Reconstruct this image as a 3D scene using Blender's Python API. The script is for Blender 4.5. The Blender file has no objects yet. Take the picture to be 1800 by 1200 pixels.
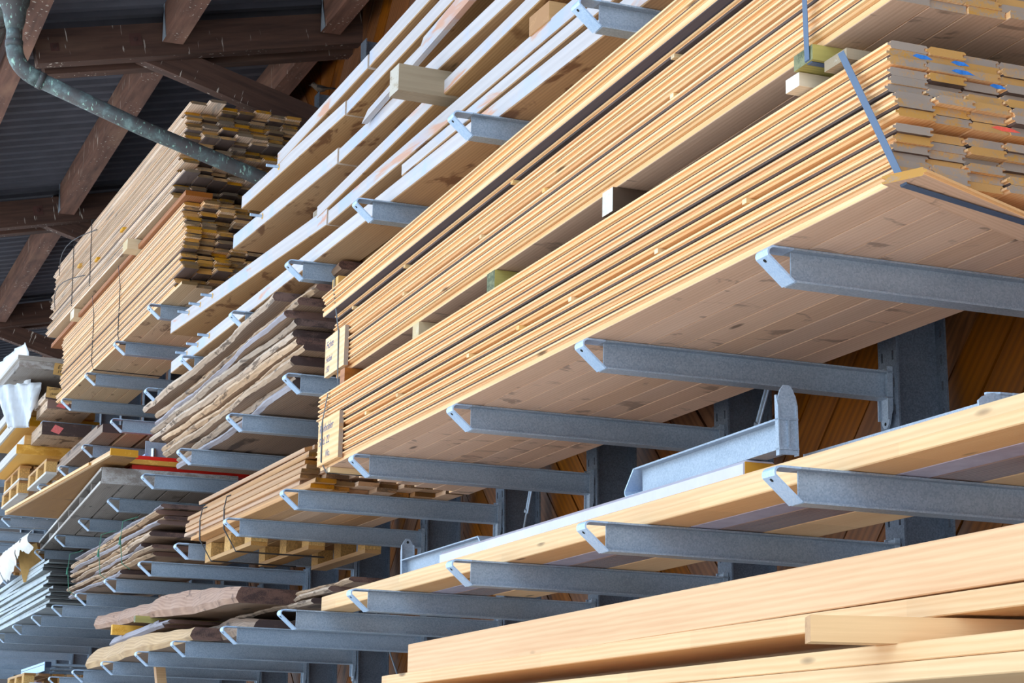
import bpy, bmesh, math, random
from mathutils import Vector, Matrix

rnd = random.Random(11)
sc = bpy.context.scene
COL = sc.collection

# ------------------------------------------------------------------ camera, sky, sun, exposure
F_PX, YAW, PITCH, ROLL, EYE = 3491.6, 0.3731, 0.2128, -0.003, 1.7
fw = Vector((-math.cos(YAW) * math.cos(PITCH), math.sin(YAW) * math.cos(PITCH), math.sin(PITCH)))
rt = fw.cross(Vector((0, 0, 1))).normalized()
up = rt.cross(fw)
rt, up = rt * math.cos(ROLL) + up * math.sin(ROLL), -rt * math.sin(ROLL) + up * math.cos(ROLL)
cam_data = bpy.data.cameras.new('camera')
cam_data.sensor_width = 36.0
cam_data.lens = F_PX / 1800 * 36
cam_data.clip_end = 400
cam = bpy.data.objects.new('camera', cam_data)
COL.objects.link(cam)
m = Matrix((rt, up, -fw)).transposed().to_4x4()
m.translation = Vector((0, 0, EYE))
cam.matrix_world = m
sc.camera = cam

world = bpy.data.worlds.new('overcast_sky')
sc.world = world
world.use_nodes = True
bg = world.node_tree.nodes['Background']
bg.inputs['Color'].default_value = (0.60, 0.79, 1.0, 1)
bg.inputs['Strength'].default_value = 1.5

# the sun stands behind the shed: the rack is in its shade, the yard in front is lit
sun_data = bpy.data.lights.new('hazy_sun', 'SUN')
sun_data.energy = 6.0
sun_data.angle = math.radians(4)
sun_data.color = (1.0, 0.95, 0.88)
sun = bpy.data.objects.new('hazy_sun', sun_data)
COL.objects.link(sun)
sun.rotation_euler = Vector((-0.35, 0.72, 0.80)).to_track_quat('Z', 'Y').to_euler()

vs = sc.view_settings
vs.view_transform = 'Standard'
vs.look = 'None'
vs.gamma = 1.0
vs.use_curve_mapping = False
vs.exposure = 0.82

# ------------------------------------------------------------------ helpers
def lin(c):
    out = []
    for v in c:
        v = v / 255.0
        out.append(v / 12.92 if v <= 0.04045 else ((v + 0.055) / 1.055) ** 2.4)
    return (out[0], out[1], out[2], 1)


class MB:
    def __init__(self):
        self.v, self.f, self.m = [], [], []

    def add(self, verts, faces, mi=0):
        o = len(self.v)
        self.v += [tuple(p) for p in verts]
        for k, fc in enumerate(faces):
            self.f.append([o + i for i in fc])
            self.m.append(mi[k] if isinstance(mi, (list, tuple)) else mi)
        return self

    def box(self, x0, x1, y0, y1, z0, z1, mi=0):
        v = [(x, y, z) for x in (x0, x1) for y in (y0, y1) for z in (z0, z1)]
        return self.add(v, [(0, 1, 3, 2), (4, 6, 7, 5), (0, 4, 5, 1), (2, 3, 7, 6), (0, 2, 6, 4), (1, 5, 7, 3)], mi)

    def prism(self, poly, a0, a1, axis='x', mi=0):
        n = len(poly)
        def P(a, p, q):
            return {'x': (a, p, q), 'y': (p, a, q), 'z': (p, q, a)}[axis]
        v = [P(a0, p, q) for p, q in poly] + [P(a1, p, q) for p, q in poly]
        fs = [(i, (i + 1) % n, n + (i + 1) % n, n + i) for i in range(n)]
        ms = [mi[i] if isinstance(mi, (list, tuple)) else mi for i in range(n)]
        fs += [tuple(range(n))[::-1], tuple(range(n, 2 * n))]
        ms += [0 if isinstance(mi, (list, tuple)) else mi] * 2
        return self.add(v, fs, ms)

    def tube(self, pts, radii, n=12, mi=0, cap=True):
        pts = [Vector(p) for p in pts]
        if not isinstance(radii, (list, tuple)):
            radii = [radii] * len(pts)
        rings = []
        nrm = None
        for i, p in enumerate(pts):
            t = (pts[min(i + 1, len(pts) - 1)] - pts[max(i - 1, 0)]).normalized()
            if nrm is None:
                nrm = t.orthogonal().normalized()
            nrm = (nrm - t * nrm.dot(t)).normalized()
            b = t.cross(nrm)
            rings.append([p + (nrm * math.cos(2 * math.pi * k / n) + b * math.sin(2 * math.pi * k / n)) * radii[i] for k in range(n)])
        v = [q for r in rings for q in r]
        fs = []
        for i in range(len(pts) - 1):
            for k in range(n):
                k2 = (k + 1) % n
                fs.append((i * n + k, i * n + k2, (i + 1) * n + k2, (i + 1) * n + k))
        if cap:
            fs.append(tuple(range(n))[::-1])
            fs.append(tuple(range((len(pts) - 1) * n, len(pts) * n)))
        return self.add(v, fs, mi)

    def ribbon(self, pts, wdir, w, t=0.0012, mi=0):
        """flat band following pts, wide along wdir, thickness t"""
        wd = Vector(wdir).normalized() * w / 2
        pts = [Vector(p) for p in pts]
        v, fs = [], []
        for i, p in enumerate(pts):
            tan = (pts[min(i + 1, len(pts) - 1)] - pts[max(i - 1, 0)]).normalized()
            nn = tan.cross(wd).normalized() * t / 2
            v += [p - wd - nn, p + wd - nn, p + wd + nn, p - wd + nn]
        for i in range(len(pts) - 1):
            for k in range(4):
                k2 = (k + 1) % 4
                fs.append((4 * i + k, 4 * i + k2, 4 * i + 4 + k2, 4 * i + 4 + k))
        e = 4 * (len(pts) - 1)
        fs += [(3, 2, 1, 0), (e, e + 1, e + 2, e + 3)]
        return self.add(v, fs, mi)

    def mesh(self, name, mats, smooth=False):
        me = bpy.data.meshes.new(name)
        me.from_pydata(self.v, [], self.f)
        if not isinstance(mats, (list, tuple)):
            mats = [mats]
        for x in mats:
            me.materials.append(x)
        me.polygons.foreach_set('material_index', self.m)
        bm = bmesh.new()
        bm.from_mesh(me)
        bmesh.ops.recalc_face_normals(bm, faces=bm.faces)
        bm.to_mesh(me)
        bm.free()
        if smooth:
            me.polygons.foreach_set('use_smooth', [True] * len(me.polygons))
        me.update()
        return me


def inst(name, me, parent=None, loc=(0, 0, 0), rot=(0, 0, 0), scale=None):
    o = bpy.data.objects.new(name, me)
    COL.objects.link(o)
    if parent:
        o.parent = parent
    o.location = loc
    o.rotation_euler = rot
    if scale:
        o.scale = scale
    return o


def part(name, mb, mats, parent, loc=(0, 0, 0), rot=(0, 0, 0), smooth=False):
    return inst(name, mb.mesh(name, mats, smooth), parent, loc, rot)


def tag(o, label, cat, group=None):
    o['label'] = label
    o['category'] = cat
    if group:
        o['group'] = group
    return o


def thing(name, label, cat, loc=(0, 0, 0), rot=(0, 0, 0), group=None):
    o = bpy.data.objects.new(name, None)
    o.empty_display_size = 0.1
    COL.objects.link(o)
    o.location = loc
    o.rotation_euler = rot
    return tag(o, label, cat, group)


def solid(name, mb, mats, label, cat, loc=(0, 0, 0), rot=(0, 0, 0), group=None, smooth=False):
    return tag(part(name, mb, mats, None, loc, rot, smooth), label, cat, group)


def structure(name, mb=None, mats=None, loc=(0, 0, 0), rot=(0, 0, 0)):
    o = part(name, mb, mats, None, loc, rot) if mb else bpy.data.objects.new(name, None)
    if not mb:
        COL.objects.link(o)
    o['kind'] = 'structure'
    return o


def copy_tree(o, loc, rot=None, label=None):
    c = o.copy()
    COL.objects.link(c)
    c.location = loc
    if rot is not None:
        c.rotation_euler = rot
    if label:
        c['label'] = label
    for ch in list(o.children):
        d = ch.copy()
        COL.objects.link(d)
        d.parent = c
        for g in list(ch.children):
            e = g.copy()
            COL.objects.link(e)
            e.parent = d
    return c


ORD = ['first', 'second', 'third', 'fourth', 'fifth', 'sixth', 'seventh', 'eighth', 'ninth', 'tenth', 'eleventh', 'twelfth',
       'thirteenth', 'fourteenth', 'fifteenth', 'sixteenth', 'seventeenth', 'eighteenth', 'nineteenth', 'twentieth']

# ------------------------------------------------------------------ materials
class NT:
    def __init__(self, name):
        self.mat = bpy.data.materials.new(name)
        self.mat.use_nodes = True
        self.t = self.mat.node_tree
        self.b = self.t.nodes['Principled BSDF']

    def n(self, typ, **kw):
        nd = self.t.nodes.new(typ)
        for k, v in kw.items():
            setattr(nd, k, v)
        return nd

    def l(self, a, b):
        self.t.links.new(a, b)

    def ramp(self, fac, stops):
        r = self.n('ShaderNodeValToRGB')
        while len(r.color_ramp.elements) < len(stops):
            r.color_ramp.elements.new(0.5)
        for e, (p, c) in zip(r.color_ramp.elements, stops):
            e.position = p
            e.color = c if len(c) == 4 else (c[0], c[1], c[2], 1)
        self.l(fac, r.inputs[0])
        return r.outputs[0]

    def math(self, op, a, b=None, clamp=False):
        x = self.n('ShaderNodeMath', operation=op, use_clamp=clamp)
        for i, s in enumerate((a, b)):
            if s is None:
                continue
            if isinstance(s, (int, float)):
                x.inputs[i].default_value = s
            else:
                self.l(s, x.inputs[i])
        return x.outputs[0]

    def mix(self, fac, a, b, mode='MIX'):
        x = self.n('ShaderNodeMix', data_type='RGBA', blend_type=mode)
        for i, s in ((0, fac), (6, a), (7, b)):
            if isinstance(s, (int, float)):
                x.inputs[i].default_value = s
            elif isinstance(s, tuple):
                x.inputs[i].default_value = s
            else:
                self.l(s, x.inputs[i])
        return x.outputs[2]

    def coords(self):
        tc = self.n('ShaderNodeTexCoord')
        oi = self.n('ShaderNodeObjectInfo')
        cb = self.n('ShaderNodeCombineXYZ')
        for i, k in enumerate((53.0, 7.3, 3.1)):
            self.l(self.math('MULTIPLY', oi.outputs['Random'], k), cb.inputs[i])
        ad = self.n('ShaderNodeVectorMath', operation='ADD')
        self.l(tc.outputs['Object'], ad.inputs[0])
        self.l(cb.outputs[0], ad.inputs[1])
        return tc, oi, ad.outputs[0]

    def noise(self, vec, scale, detail=3.0, rough=0.55, dist=0.0, s=1.0):
        mp = self.n('ShaderNodeMapping')
        mp.inputs['Scale'].default_value = scale
        self.l(vec, mp.inputs['Vector'])
        nz = self.n('ShaderNodeTexNoise')
        nz.inputs['Scale'].default_value = s
        nz.inputs['Detail'].default_value = detail
        nz.inputs['Roughness'].default_value = rough
        nz.inputs['Distortion'].default_value = dist
        self.l(mp.outputs[0], nz.inputs['Vector'])
        return nz.outputs['Fac']

    def bump(self, h, strength=0.3, dist=0.004):
        bp = self.n('ShaderNodeBump')
        bp.inputs['Strength'].default_value = strength
        bp.inputs['Distance'].default_value = dist
        self.l(h, bp.inputs['Height'])
        self.l(bp.outputs[0], self.b.inputs['Normal'])


def wood(name, light, dark, end=None, end2=None, rings=22.0, ringamt=0.5, knots=0.5, tint=0.22, blotch=None, streak=None,
         rough=0.65, bumpy=0.25, axis='x', joints=0.0, end_patch=(4, 9, 22)):
    N = NT(name)
    tc, oi, vec = N.coords()
    if axis == 'y':
        sw, cw = N.n('ShaderNodeSeparateXYZ'), N.n('ShaderNodeCombineXYZ')
        N.l(vec, sw.inputs[0])
        for i, k in enumerate((1, 0, 2)):
            N.l(sw.outputs[k], cw.inputs[i])
        vec = cw.outputs[0]
    # growth rings about an axis nearly along the board
    mp = N.n('ShaderNodeMapping')
    mp.inputs['Scale'].default_value = (0.055, 1, 1)
    mp.inputs['Rotation'].default_value = (0, 0.05, 0.06)
    N.l(vec, mp.inputs['Vector'])
    wv = N.n('ShaderNodeTexWave', wave_type='RINGS', rings_direction='X')
    wv.inputs['Scale'].default_value = rings
    wv.inputs['Distortion'].default_value = 3.0
    wv.inputs['Detail'].default_value = 2.0
    wv.inputs['Detail Scale'].default_value = 1.2
    N.l(mp.outputs[0], wv.inputs['Vector'])
    fine = N.noise(vec, (2.5, 90, 90), 4, 0.6)
    band = N.noise(vec, (0.7, 14, 14), 3, 0.5)
    fac = N.math('ADD', N.math('MULTIPLY', wv.outputs['Fac'], ringamt * 0.6), N.math('MULTIPLY', fine, 0.45))
    fac = N.math('ADD', fac, N.math('MULTIPLY', band, 0.5))
    fac = N.math('SUBTRACT', fac, 0.28 + ringamt * 0.2, clamp=True)
    col = N.ramp(fac, [(0.0, lin(light)), (0.75, lin(dark))])
    if joints:
        # finger-jointed lengths, each with its own tone
        sj, cj = N.n('ShaderNodeSeparateXYZ'), N.n('ShaderNodeCombineXYZ')
        N.l(vec, sj.inputs[0])
        N.l(N.math('FLOOR', N.math('MULTIPLY', sj.outputs[0], 1.7)), cj.inputs[0])
        wn = N.n('ShaderNodeTexWhiteNoise', noise_dimensions='3D')
        N.l(cj.outputs[0], wn.inputs['Vector'])
        hj = N.n('ShaderNodeHueSaturation')
        N.l(col, hj.inputs['Color'])
        N.l(N.math('ADD', N.math('MULTIPLY', wn.outputs['Value'], joints), 1.0 - joints / 2), hj.inputs['Value'])
        col = hj.outputs[0]
    if streak:
        c, thr, scl = streak
        s = N.noise(vec, scl, 4, 0.6)
        col = N.mix(N.ramp(s, [(thr, (0, 0, 0)), (thr + 0.12, (1, 1, 1))]), col, lin(c))
    if blotch:
        c, thr, scl, amt = blotch
        s = N.noise(vec, scl, 4, 0.6, 0.6)
        k = N.ramp(s, [(thr, (0, 0, 0)), (thr + 0.06, (1, 1, 1))])
        col = N.mix(N.math('MULTIPLY', k, amt), col, lin(c))
    if knots > 0:
        mk = N.n('ShaderNodeMapping')
        mk.inputs['Scale'].default_value = (2.2, 9, 9)
        N.l(vec, mk.inputs['Vector'])
        vo = N.n('ShaderNodeTexVoronoi', feature='F1')
        vo.inputs['Scale'].default_value = 1.0
        N.l(mk.outputs[0], vo.inputs['Vector'])
        sp = N.n('ShaderNodeSeparateColor')
        N.l(vo.outputs['Color'], sp.inputs[0])
        keep = N.math('LESS_THAN', sp.outputs[0], 0.3 * knots)
        kf = N.ramp(vo.outputs['Distance'], [(0.06, (1, 1, 1)), (0.13, (0, 0, 0))])
        kd = tuple(v * 0.35 for v in dark)
        col = N.mix(N.math('MULTIPLY', N.math('MULTIPLY', kf, keep), 0.75), col, lin(kd))
    if end:
        sx = N.n('ShaderNodeSeparateXYZ')
        N.l(tc.outputs['Normal'], sx.inputs[0])
        mask = N.math('GREATER_THAN', N.math('ABSOLUTE', sx.outputs[{'x': 0, 'y': 1}[axis]]), 0.8)
        pt = N.noise(vec, end_patch, 3, 0.6)
        sp2 = N.noise(vec, (160, 160, 160), 2, 0.7)
        pt = N.math('ADD', pt, N.math('MULTIPLY', N.math('SUBTRACT', sp2, 0.5), 0.5))
        pt = N.math('ADD', pt, N.math('MULTIPLY', N.math('SUBTRACT', oi.outputs['Random'], 0.5), 0.45))
        ec = N.ramp(pt, [(0.4, lin(end)), (0.6, lin(end2 or end))])
        col = N.mix(mask, col, ec)
    # each board its own tone
    hs = N.n('ShaderNodeHueSaturation')
    N.l(col, hs.inputs['Color'])
    r2 = N.math('FRACT', N.math('MULTIPLY', oi.outputs['Random'], 13.7))
    N.l(N.math('ADD', N.math('MULTIPLY', r2, tint), 1.0 - tint / 2), hs.inputs['Value'])
    r3 = N.math('FRACT', N.math('MULTIPLY', oi.outputs['Random'], 91.3))
    N.l(N.math('ADD', N.math('MULTIPLY', r3, tint), 1.0 - tint / 2), hs.inputs['Saturation'])
    N.l(hs.outputs[0], N.b.inputs['Base Color'])
    N.b.inputs['Roughness'].default_value = rough
    N.b.inputs['Specular IOR Level'].default_value = 0.25
    if bumpy:
        N.bump(fine, bumpy, 0.003)
    return N.mat


def plain(name, color, rough=0.6, metal=0.0, var=0.1, scale=20.0, bumpy=0.0, spec=0.5):
    N = NT(name)
    tc, oi, vec = N.coords()
    nz = N.noise(vec, (scale, scale, scale), 4, 0.6)
    c = lin(color)
    a = tuple(max(0, v * (1 - var)) for v in c[:3]) + (1,)
    b = tuple(min(1, v * (1 + var)) for v in c[:3]) + (1,)
    N.l(N.ramp(nz, [(0.3, a), (0.7, b)]), N.b.inputs['Base Color'])
    N.b.inputs['Roughness'].default_value = rough
    N.b.inputs['Metallic'].default_value = metal
    N.b.inputs['Specular IOR Level'].default_value = spec
    if bumpy:
        N.bump(nz, bumpy, 0.01)
    return N.mat


def galvanised(name, c1, c2, rough=0.42, metal=0.55):
    N = NT(name)
    tc, oi, vec = N.coords()
    vo = N.n('ShaderNodeTexVoronoi', feature='F1')
    vo.inputs['Scale'].default_value = 190
    N.l(vec, vo.inputs['Vector'])
    sp = N.n('ShaderNodeSeparateColor')
    N.l(vo.outputs['Color'], sp.inputs[0])
    big = N.noise(vec, (5, 3, 9), 4, 0.6)
    f = N.math('ADD', N.math('MULTIPLY', sp.outputs[0], 0.35), N.math('MULTIPLY', big, 0.65))
    N.l(N.ramp(f, [(0.25, lin(c1)), (0.75, lin(c2))]), N.b.inputs['Base Color'])
    N.b.inputs['Metallic'].default_value = metal
    N.l(N.math('ADD', N.math('MULTIPLY', sp.outputs[1], 0.15), rough), N.b.inputs['Roughness'])
    return N.mat


M = {}
M['pine'] = wood('fresh_pine', (250, 208, 156), (222, 150, 88), (150, 132, 118), (184, 134, 72), rings=26, ringamt=0.4, knots=0.35, tint=0.12)
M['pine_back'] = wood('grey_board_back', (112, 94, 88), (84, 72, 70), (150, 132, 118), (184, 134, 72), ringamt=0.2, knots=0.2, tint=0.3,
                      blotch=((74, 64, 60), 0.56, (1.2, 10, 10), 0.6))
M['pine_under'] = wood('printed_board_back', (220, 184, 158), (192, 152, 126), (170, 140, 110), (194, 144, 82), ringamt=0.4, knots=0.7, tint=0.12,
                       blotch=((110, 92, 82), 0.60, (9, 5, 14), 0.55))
M['weathered_shade_back'] = wood('dark_board_back', (92, 84, 92), (70, 62, 70), (120, 112, 110), (150, 120, 90), ringamt=0.2, knots=0.1, tint=0.2)
M['larch'] = wood('larch_boards', (248, 214, 176), (210, 160, 116), (118, 92, 64), (182, 128, 60), rings=22, ringamt=0.6, knots=0.8, tint=0.3)
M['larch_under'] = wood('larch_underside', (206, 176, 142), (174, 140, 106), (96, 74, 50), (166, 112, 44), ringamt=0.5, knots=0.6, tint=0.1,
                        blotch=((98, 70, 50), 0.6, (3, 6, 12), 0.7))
M['larch_pale'] = wood('sun_bleached_boards', (246, 216, 188), (186, 154, 130), (116, 94, 70), (172, 124, 64), rings=20, ringamt=0.6, knots=0.6, tint=0.42,
                       blotch=((156, 144, 136), 0.57, (1.0, 14, 14), 0.6))
M['red_plank'] = wood('reddish_plank', (190, 134, 100), (150, 98, 70), (170, 104, 60), (150, 90, 50), ringamt=0.6, knots=0.4)
M['white_front'] = wood('whitewashed_timber', (200, 192, 191), (172, 163, 163), (206, 190, 178), (196, 170, 146), ringamt=0.3, knots=0.3, tint=0.1,
                        blotch=((206, 138, 94), 0.585, (1.3, 2.2, 7), 0.7), streak=((176, 182, 198), 0.52, (2.2, 1, 2.5)))
M['raw_timber'] = wood('raw_spruce_timber', (186, 146, 104), (150, 112, 76), (190, 160, 130), (160, 120, 84), ringamt=0.5, knots=0.6, tint=0.14,
                       blotch=((100, 58, 32), 0.575, (2.4, 6, 6), 0.75))
M['glulam'] = wood('glued_spruce', (238, 196, 146), (220, 162, 108), (214, 160, 92), (196, 138, 74), rings=44, ringamt=0.45, knots=2.2, tint=0.08, joints=0.13)
M['beam_pine'] = wood('planed_beam', (238, 190, 144), (208, 150, 104), (216, 170, 116), (190, 140, 90), rings=42, ringamt=0.34, knots=2.0, tint=0.08)
M['beam_orange'] = wood('sawn_orange_bearer', (226, 178, 122), (198, 146, 92), (200, 150, 100), (180, 130, 84), rings=30, ringamt=0.4, knots=0.2, axis='y')
M['block'] = wood('grey_brown_block', (160, 142, 118), (120, 100, 78), (186, 176, 162), (150, 130, 104), ringamt=0.5, knots=0.4, axis='y')
M['block_pale'] = wood('pale_block', (222, 200, 168), (190, 160, 122), (226, 214, 196), (214, 190, 150), ringamt=0.4, knots=0.2, axis='y')
M['block_dark'] = wood('dark_block', (84, 62, 44), (56, 40, 30), (214, 206, 190), (190, 178, 158), ringamt=0.5, knots=0.3, axis='y')
M['block_green'] = wood('pressure_treated_batten', (176, 160, 98), (128, 118, 66), (130, 128, 96), (80, 84, 60), ringamt=0.5, knots=0.2, axis='y')
M['sticker'] = wood('sticker_wood', (232, 194, 136), (204, 156, 92), (236, 206, 160), (220, 180, 120), ringamt=0.3, knots=0, axis='y')
M['bark_edge'] = wood('waney_slab_edge', (210, 180, 152), (122, 94, 74), (124, 98, 88), (80, 62, 58), ringamt=0.3, knots=0.4, tint=0.35,
                      blotch=((86, 66, 52), 0.56, (5, 9, 30), 0.8), bumpy=0.8)
M['slab_face'] = wood('waney_slab_face', (156, 128, 106), (108, 84, 68), (112, 84, 74), (72, 54, 50), ringamt=0.6, knots=0.5, tint=0.2,
                      blotch=((58, 42, 34), 0.58, (1.0, 3.5, 8), 0.8), bumpy=0.5)
M['slab_grey'] = wood('weathered_grey_slab', (168, 160, 166), (126, 116, 118), (74, 64, 62), (54, 46, 46), ringamt=0.4, knots=0.4, tint=0.15, bumpy=0.6)
M['slab_pink'] = wood('pinkish_live_edge', (186, 150, 128), (140, 104, 86), (76, 58, 52), (50, 40, 38), ringamt=0.5, knots=0.3, tint=0.12, bumpy=0.9,
                      blotch=((104, 78, 66), 0.6, (6, 6, 14), 0.7))
M['slab_tan'] = wood('tan_live_edge', (204, 166, 122), (156, 118, 80), (90, 66, 50), (60, 46, 40), ringamt=0.5, knots=0.3, tint=0.1, bumpy=0.9)
M['rough_board'] = wood('rough_sawn_board', (204, 160, 120), (154, 112, 80), (112, 80, 50), (168, 112, 56), ringamt=0.4, knots=0.4, tint=0.35, bumpy=0.6)
M['pallet'] = wood('pallet_wood', (196, 154, 108), (150, 108, 70), (184, 136, 86), (146, 100, 58), ringamt=0.4, knots=0.4, tint=0.2)
M['chipblock'] = plain('pressed_chip_block', (196, 150, 88), 0.9, var=0.35, scale=90, bumpy=0.4)
M['grey_formwork'] = wood('weathered_formwork', (150, 140, 132), (108, 98, 92), (176, 170, 166), (140, 128, 120), ringamt=0.4, knots=0.3, tint=0.2,
                          blotch=((78, 68, 64), 0.6, (3, 8, 8), 0.6))
M['grey_edge'] = wood('bleached_edge', (206, 200, 194), (176, 166, 158), (196, 186, 176), (160, 150, 142), ringamt=0.3, knots=0.2, tint=0.1)
M['ply_under'] = wood('used_plywood', (172, 128, 84), (132, 94, 62), (222, 172, 96), (196, 140, 66), ringamt=0.5, knots=0.3, blotch=((100, 76, 60), 0.6, (3, 3, 3), 0.6))
M['yellow_board'] = wood('yellow_formwork_board', (230, 178, 92), (204, 144, 60), (232, 176, 88), (206, 146, 62), ringamt=0.3, knots=0.3)
M['steel'] = galvanised('galvanised_steel', (142, 156, 172), (176, 187, 200), rough=0.4, metal=0.3)
M['steel_dark'] = galvanised('galvanised_upright', (90, 100, 114), (120, 130, 144), rough=0.5, metal=0.3)
M['steel_pale'] = galvanised('sky_tinted_galvanised_steel', (168, 194, 224), (198, 216, 238), rough=0.36, metal=0.35)  # blue sky reflection on the arm tips put into the base colour
M['black'] = plain('dark_hole', (14, 14, 16), 0.9)
M['strap_blue'] = plain('blue_grey_strap', (70, 88, 114), 0.4, var=0.05)
M['strap_black'] = plain('black_strap', (26, 27, 32), 0.5, var=0.05)
M['wire'] = plain('binding_wire', (52, 50, 52), 0.5)
M['string'] = plain('green_string', (62, 120, 96), 0.7)
M['film'] = plain('white_wrapping_film', (206, 201, 214), 0.25, var=0.06, scale=6)
M['film_under'] = plain('lilac_wrapping_film', (200, 190, 212), 0.22, var=0.12, scale=12)
M['film_over_wood'] = wood('wood_under_film', (172, 140, 128), (130, 100, 92), ringamt=0.6, knots=0.2, rough=0.18)
M['plastic'] = plain('milky_plastic', (222, 226, 232), 0.25, var=0.08, scale=8)
M['paper'] = plain('torn_white_paper', (226, 222, 216), 0.8, var=0.08, scale=14, bumpy=0.3)
M['cardboard'] = plain('brown_cardboard', (196, 152, 90), 0.85, var=0.12, scale=16)
M['ink'] = plain('black_marker', (34, 30, 30), 0.8)
M['ink_blue'] = plain('blue_grey_marker', (96, 104, 132), 0.8)
M['paint_blue'] = plain('blue_chalk', (44, 112, 186), 0.85, var=0.3, scale=60)
M['paint_red'] = plain('red_paint', (226, 84, 64), 0.7, var=0.2, scale=60)
M['red_steel'] = plain('red_lacquer', (236, 40, 24), 0.4, var=0.08)
M['copper'] = None
M['concrete'] = plain('yard_concrete', (206, 200, 192), 0.9, var=0.12, scale=1.2)
M['profile_sheet'] = plain('grey_profile_sheet', (150, 154, 154), 0.4, metal=0.3, var=0.3, scale=3)
M['sheet_dark'] = plain('dark_sheet_end', (62, 60, 58), 0.6, var=0.2)
M['blue_metal'] = plain('blue_steel_profile', (150, 182, 224), 0.35, metal=0.2, var=0.08)
M['navy'] = plain('navy_cap', (24, 34, 58), 0.5)
M['chrome'] = plain('bright_bolt', (206, 210, 212), 0.2, metal=0.9, var=0.05)
M['roof'] = plain('dark_fibre_sheet', (84, 83, 92), 0.75, var=0.18, scale=3)
M['feather'] = plain('brown_grey_feathers', (112, 98, 84), 0.9, var=0.25, scale=60)
M['feather_dark'] = plain('dark_feathers', (48, 42, 40), 0.9, var=0.2, scale=60)
M['pink_paint'] = plain('pink_marking_paint', (226, 112, 108), 0.8, var=0.15, scale=40)


def weathered_copper():
    N = NT('weathered_copper_pipe')
    tc, oi, vec = N.coords()
    a = N.noise(vec, (9, 9, 9), 5, 0.65)
    b = N.noise(vec, (45, 45, 12), 3, 0.6)
    c1 = N.ramp(a, [(0.42, lin((78, 74, 74))), (0.55, lin((84, 92, 92))), (0.70, lin((122, 142, 138)))])
    k = N.ramp(b, [(0.60, (0, 0, 0)), (0.68, (1, 1, 1))])
    N.l(N.mix(k, c1, lin((150, 186, 170))), N.b.inputs['Base Color'])
    N.b.inputs['Roughness'].default_value = 0.6
    N.b.inputs['Metallic'].default_value = 0.15
    return N.mat


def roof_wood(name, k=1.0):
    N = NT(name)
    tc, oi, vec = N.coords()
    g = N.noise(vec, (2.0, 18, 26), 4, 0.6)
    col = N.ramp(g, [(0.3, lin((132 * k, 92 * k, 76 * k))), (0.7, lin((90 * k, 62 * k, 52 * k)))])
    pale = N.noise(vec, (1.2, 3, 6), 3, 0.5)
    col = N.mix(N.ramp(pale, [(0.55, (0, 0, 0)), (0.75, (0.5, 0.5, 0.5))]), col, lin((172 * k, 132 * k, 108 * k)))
    drip = N.noise(vec, (38, 38, 5), 2, 0.5)
    spot = N.noise(vec, (2, 2, 3), 2, 0.5)
    kk = N.math('MULTIPLY', N.ramp(drip, [(0.66, (0, 0, 0)), (0.69, (1, 1, 1))]), N.ramp(spot, [(0.45, (0, 0, 0)), (0.55, (1, 1, 1))]))
    N.l(N.mix(kk, col, lin((206, 196, 184))), N.b.inputs['Base Color'])
    N.b.inputs['Roughness'].default_value = 0.8
    N.bump(g, 0.3, 0.004)
    return N.mat


M['copper'] = weathered_copper()
M['roof_wood'] = roof_wood('bird_stained_roof_timber')
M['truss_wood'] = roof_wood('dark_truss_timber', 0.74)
M['wall_wood'] = wood('stained_wall_board', (140, 84, 36), (84, 46, 22), ringamt=0.5, knots=0.4, tint=0.35, rough=0.5,
                      blotch=((70, 38, 20), 0.6, (1.2, 6, 6), 0.7))
M['wall_back'] = plain('wall_backing', (44, 28, 20), 0.9)

# ------------------------------------------------------------------ rack constants
TIP_Y, ARM_LEN, COL_Y = 2.629, 1.22, 3.849
INC = 0.0268
DX = [-.0322, -.0283, -.0111, .0571, .0018, -.0172, .0633, -.0363, .0115, .0509, .0159, -.0317, -.027, -.0167]
CX = [-4.8185 - 1.3 * k - DX[k] for k in range(14)] + [-4.8185 - 1.3 * k for k in range(14, 24)]
ROW = {'G': 1.90, 'B': 2.5171, 'A': 3.1394, 'M': 3.7544, 'E': 4.371, 'F': 4.9829}


def arm_top(row, y):
    return ROW[row] - (y - TIP_Y) * math.tan(INC)


# ------------------------------------------------------------------ setting: floor, wall, roof sheets
structure('floor', MB().box(-60, 30, -50, 12, -0.1, 0.0), M['concrete'])

wall = structure('wall_back', MB().box(-60, 2, 4.16, 4.3, 0.0, 7.62), M['wall_back'])


def clip(poly, x0, x1, z0, z1):
    def cut(p, inside, inter):
        out = []
        for i in range(len(p)):
            a, b = p[i], p[(i + 1) % len(p)]
            if inside(a):
                out.append(a)
            if inside(a) != inside(b):
                out.append(inter(a, b))
        return out
    def ix(v):
        return lambda a, b: (v, a[1] + (b[1] - a[1]) * (v - a[0]) / (b[0] - a[0]))
    def iz(v):
        return lambda a, b: (a[0] + (b[0] - a[0]) * (v - a[1]) / (b[1] - a[1]), v)
    poly = cut(poly, lambda p: p[0] >= x0, ix(x0))
    if poly: poly = cut(poly, lambda p: p[0] <= x1, ix(x1))
    if poly: poly = cut(poly, lambda p: p[1] >= z0, iz(z0))
    if poly: poly = cut(poly, lambda p: p[1] <= z1, iz(z1))
    return poly


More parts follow.
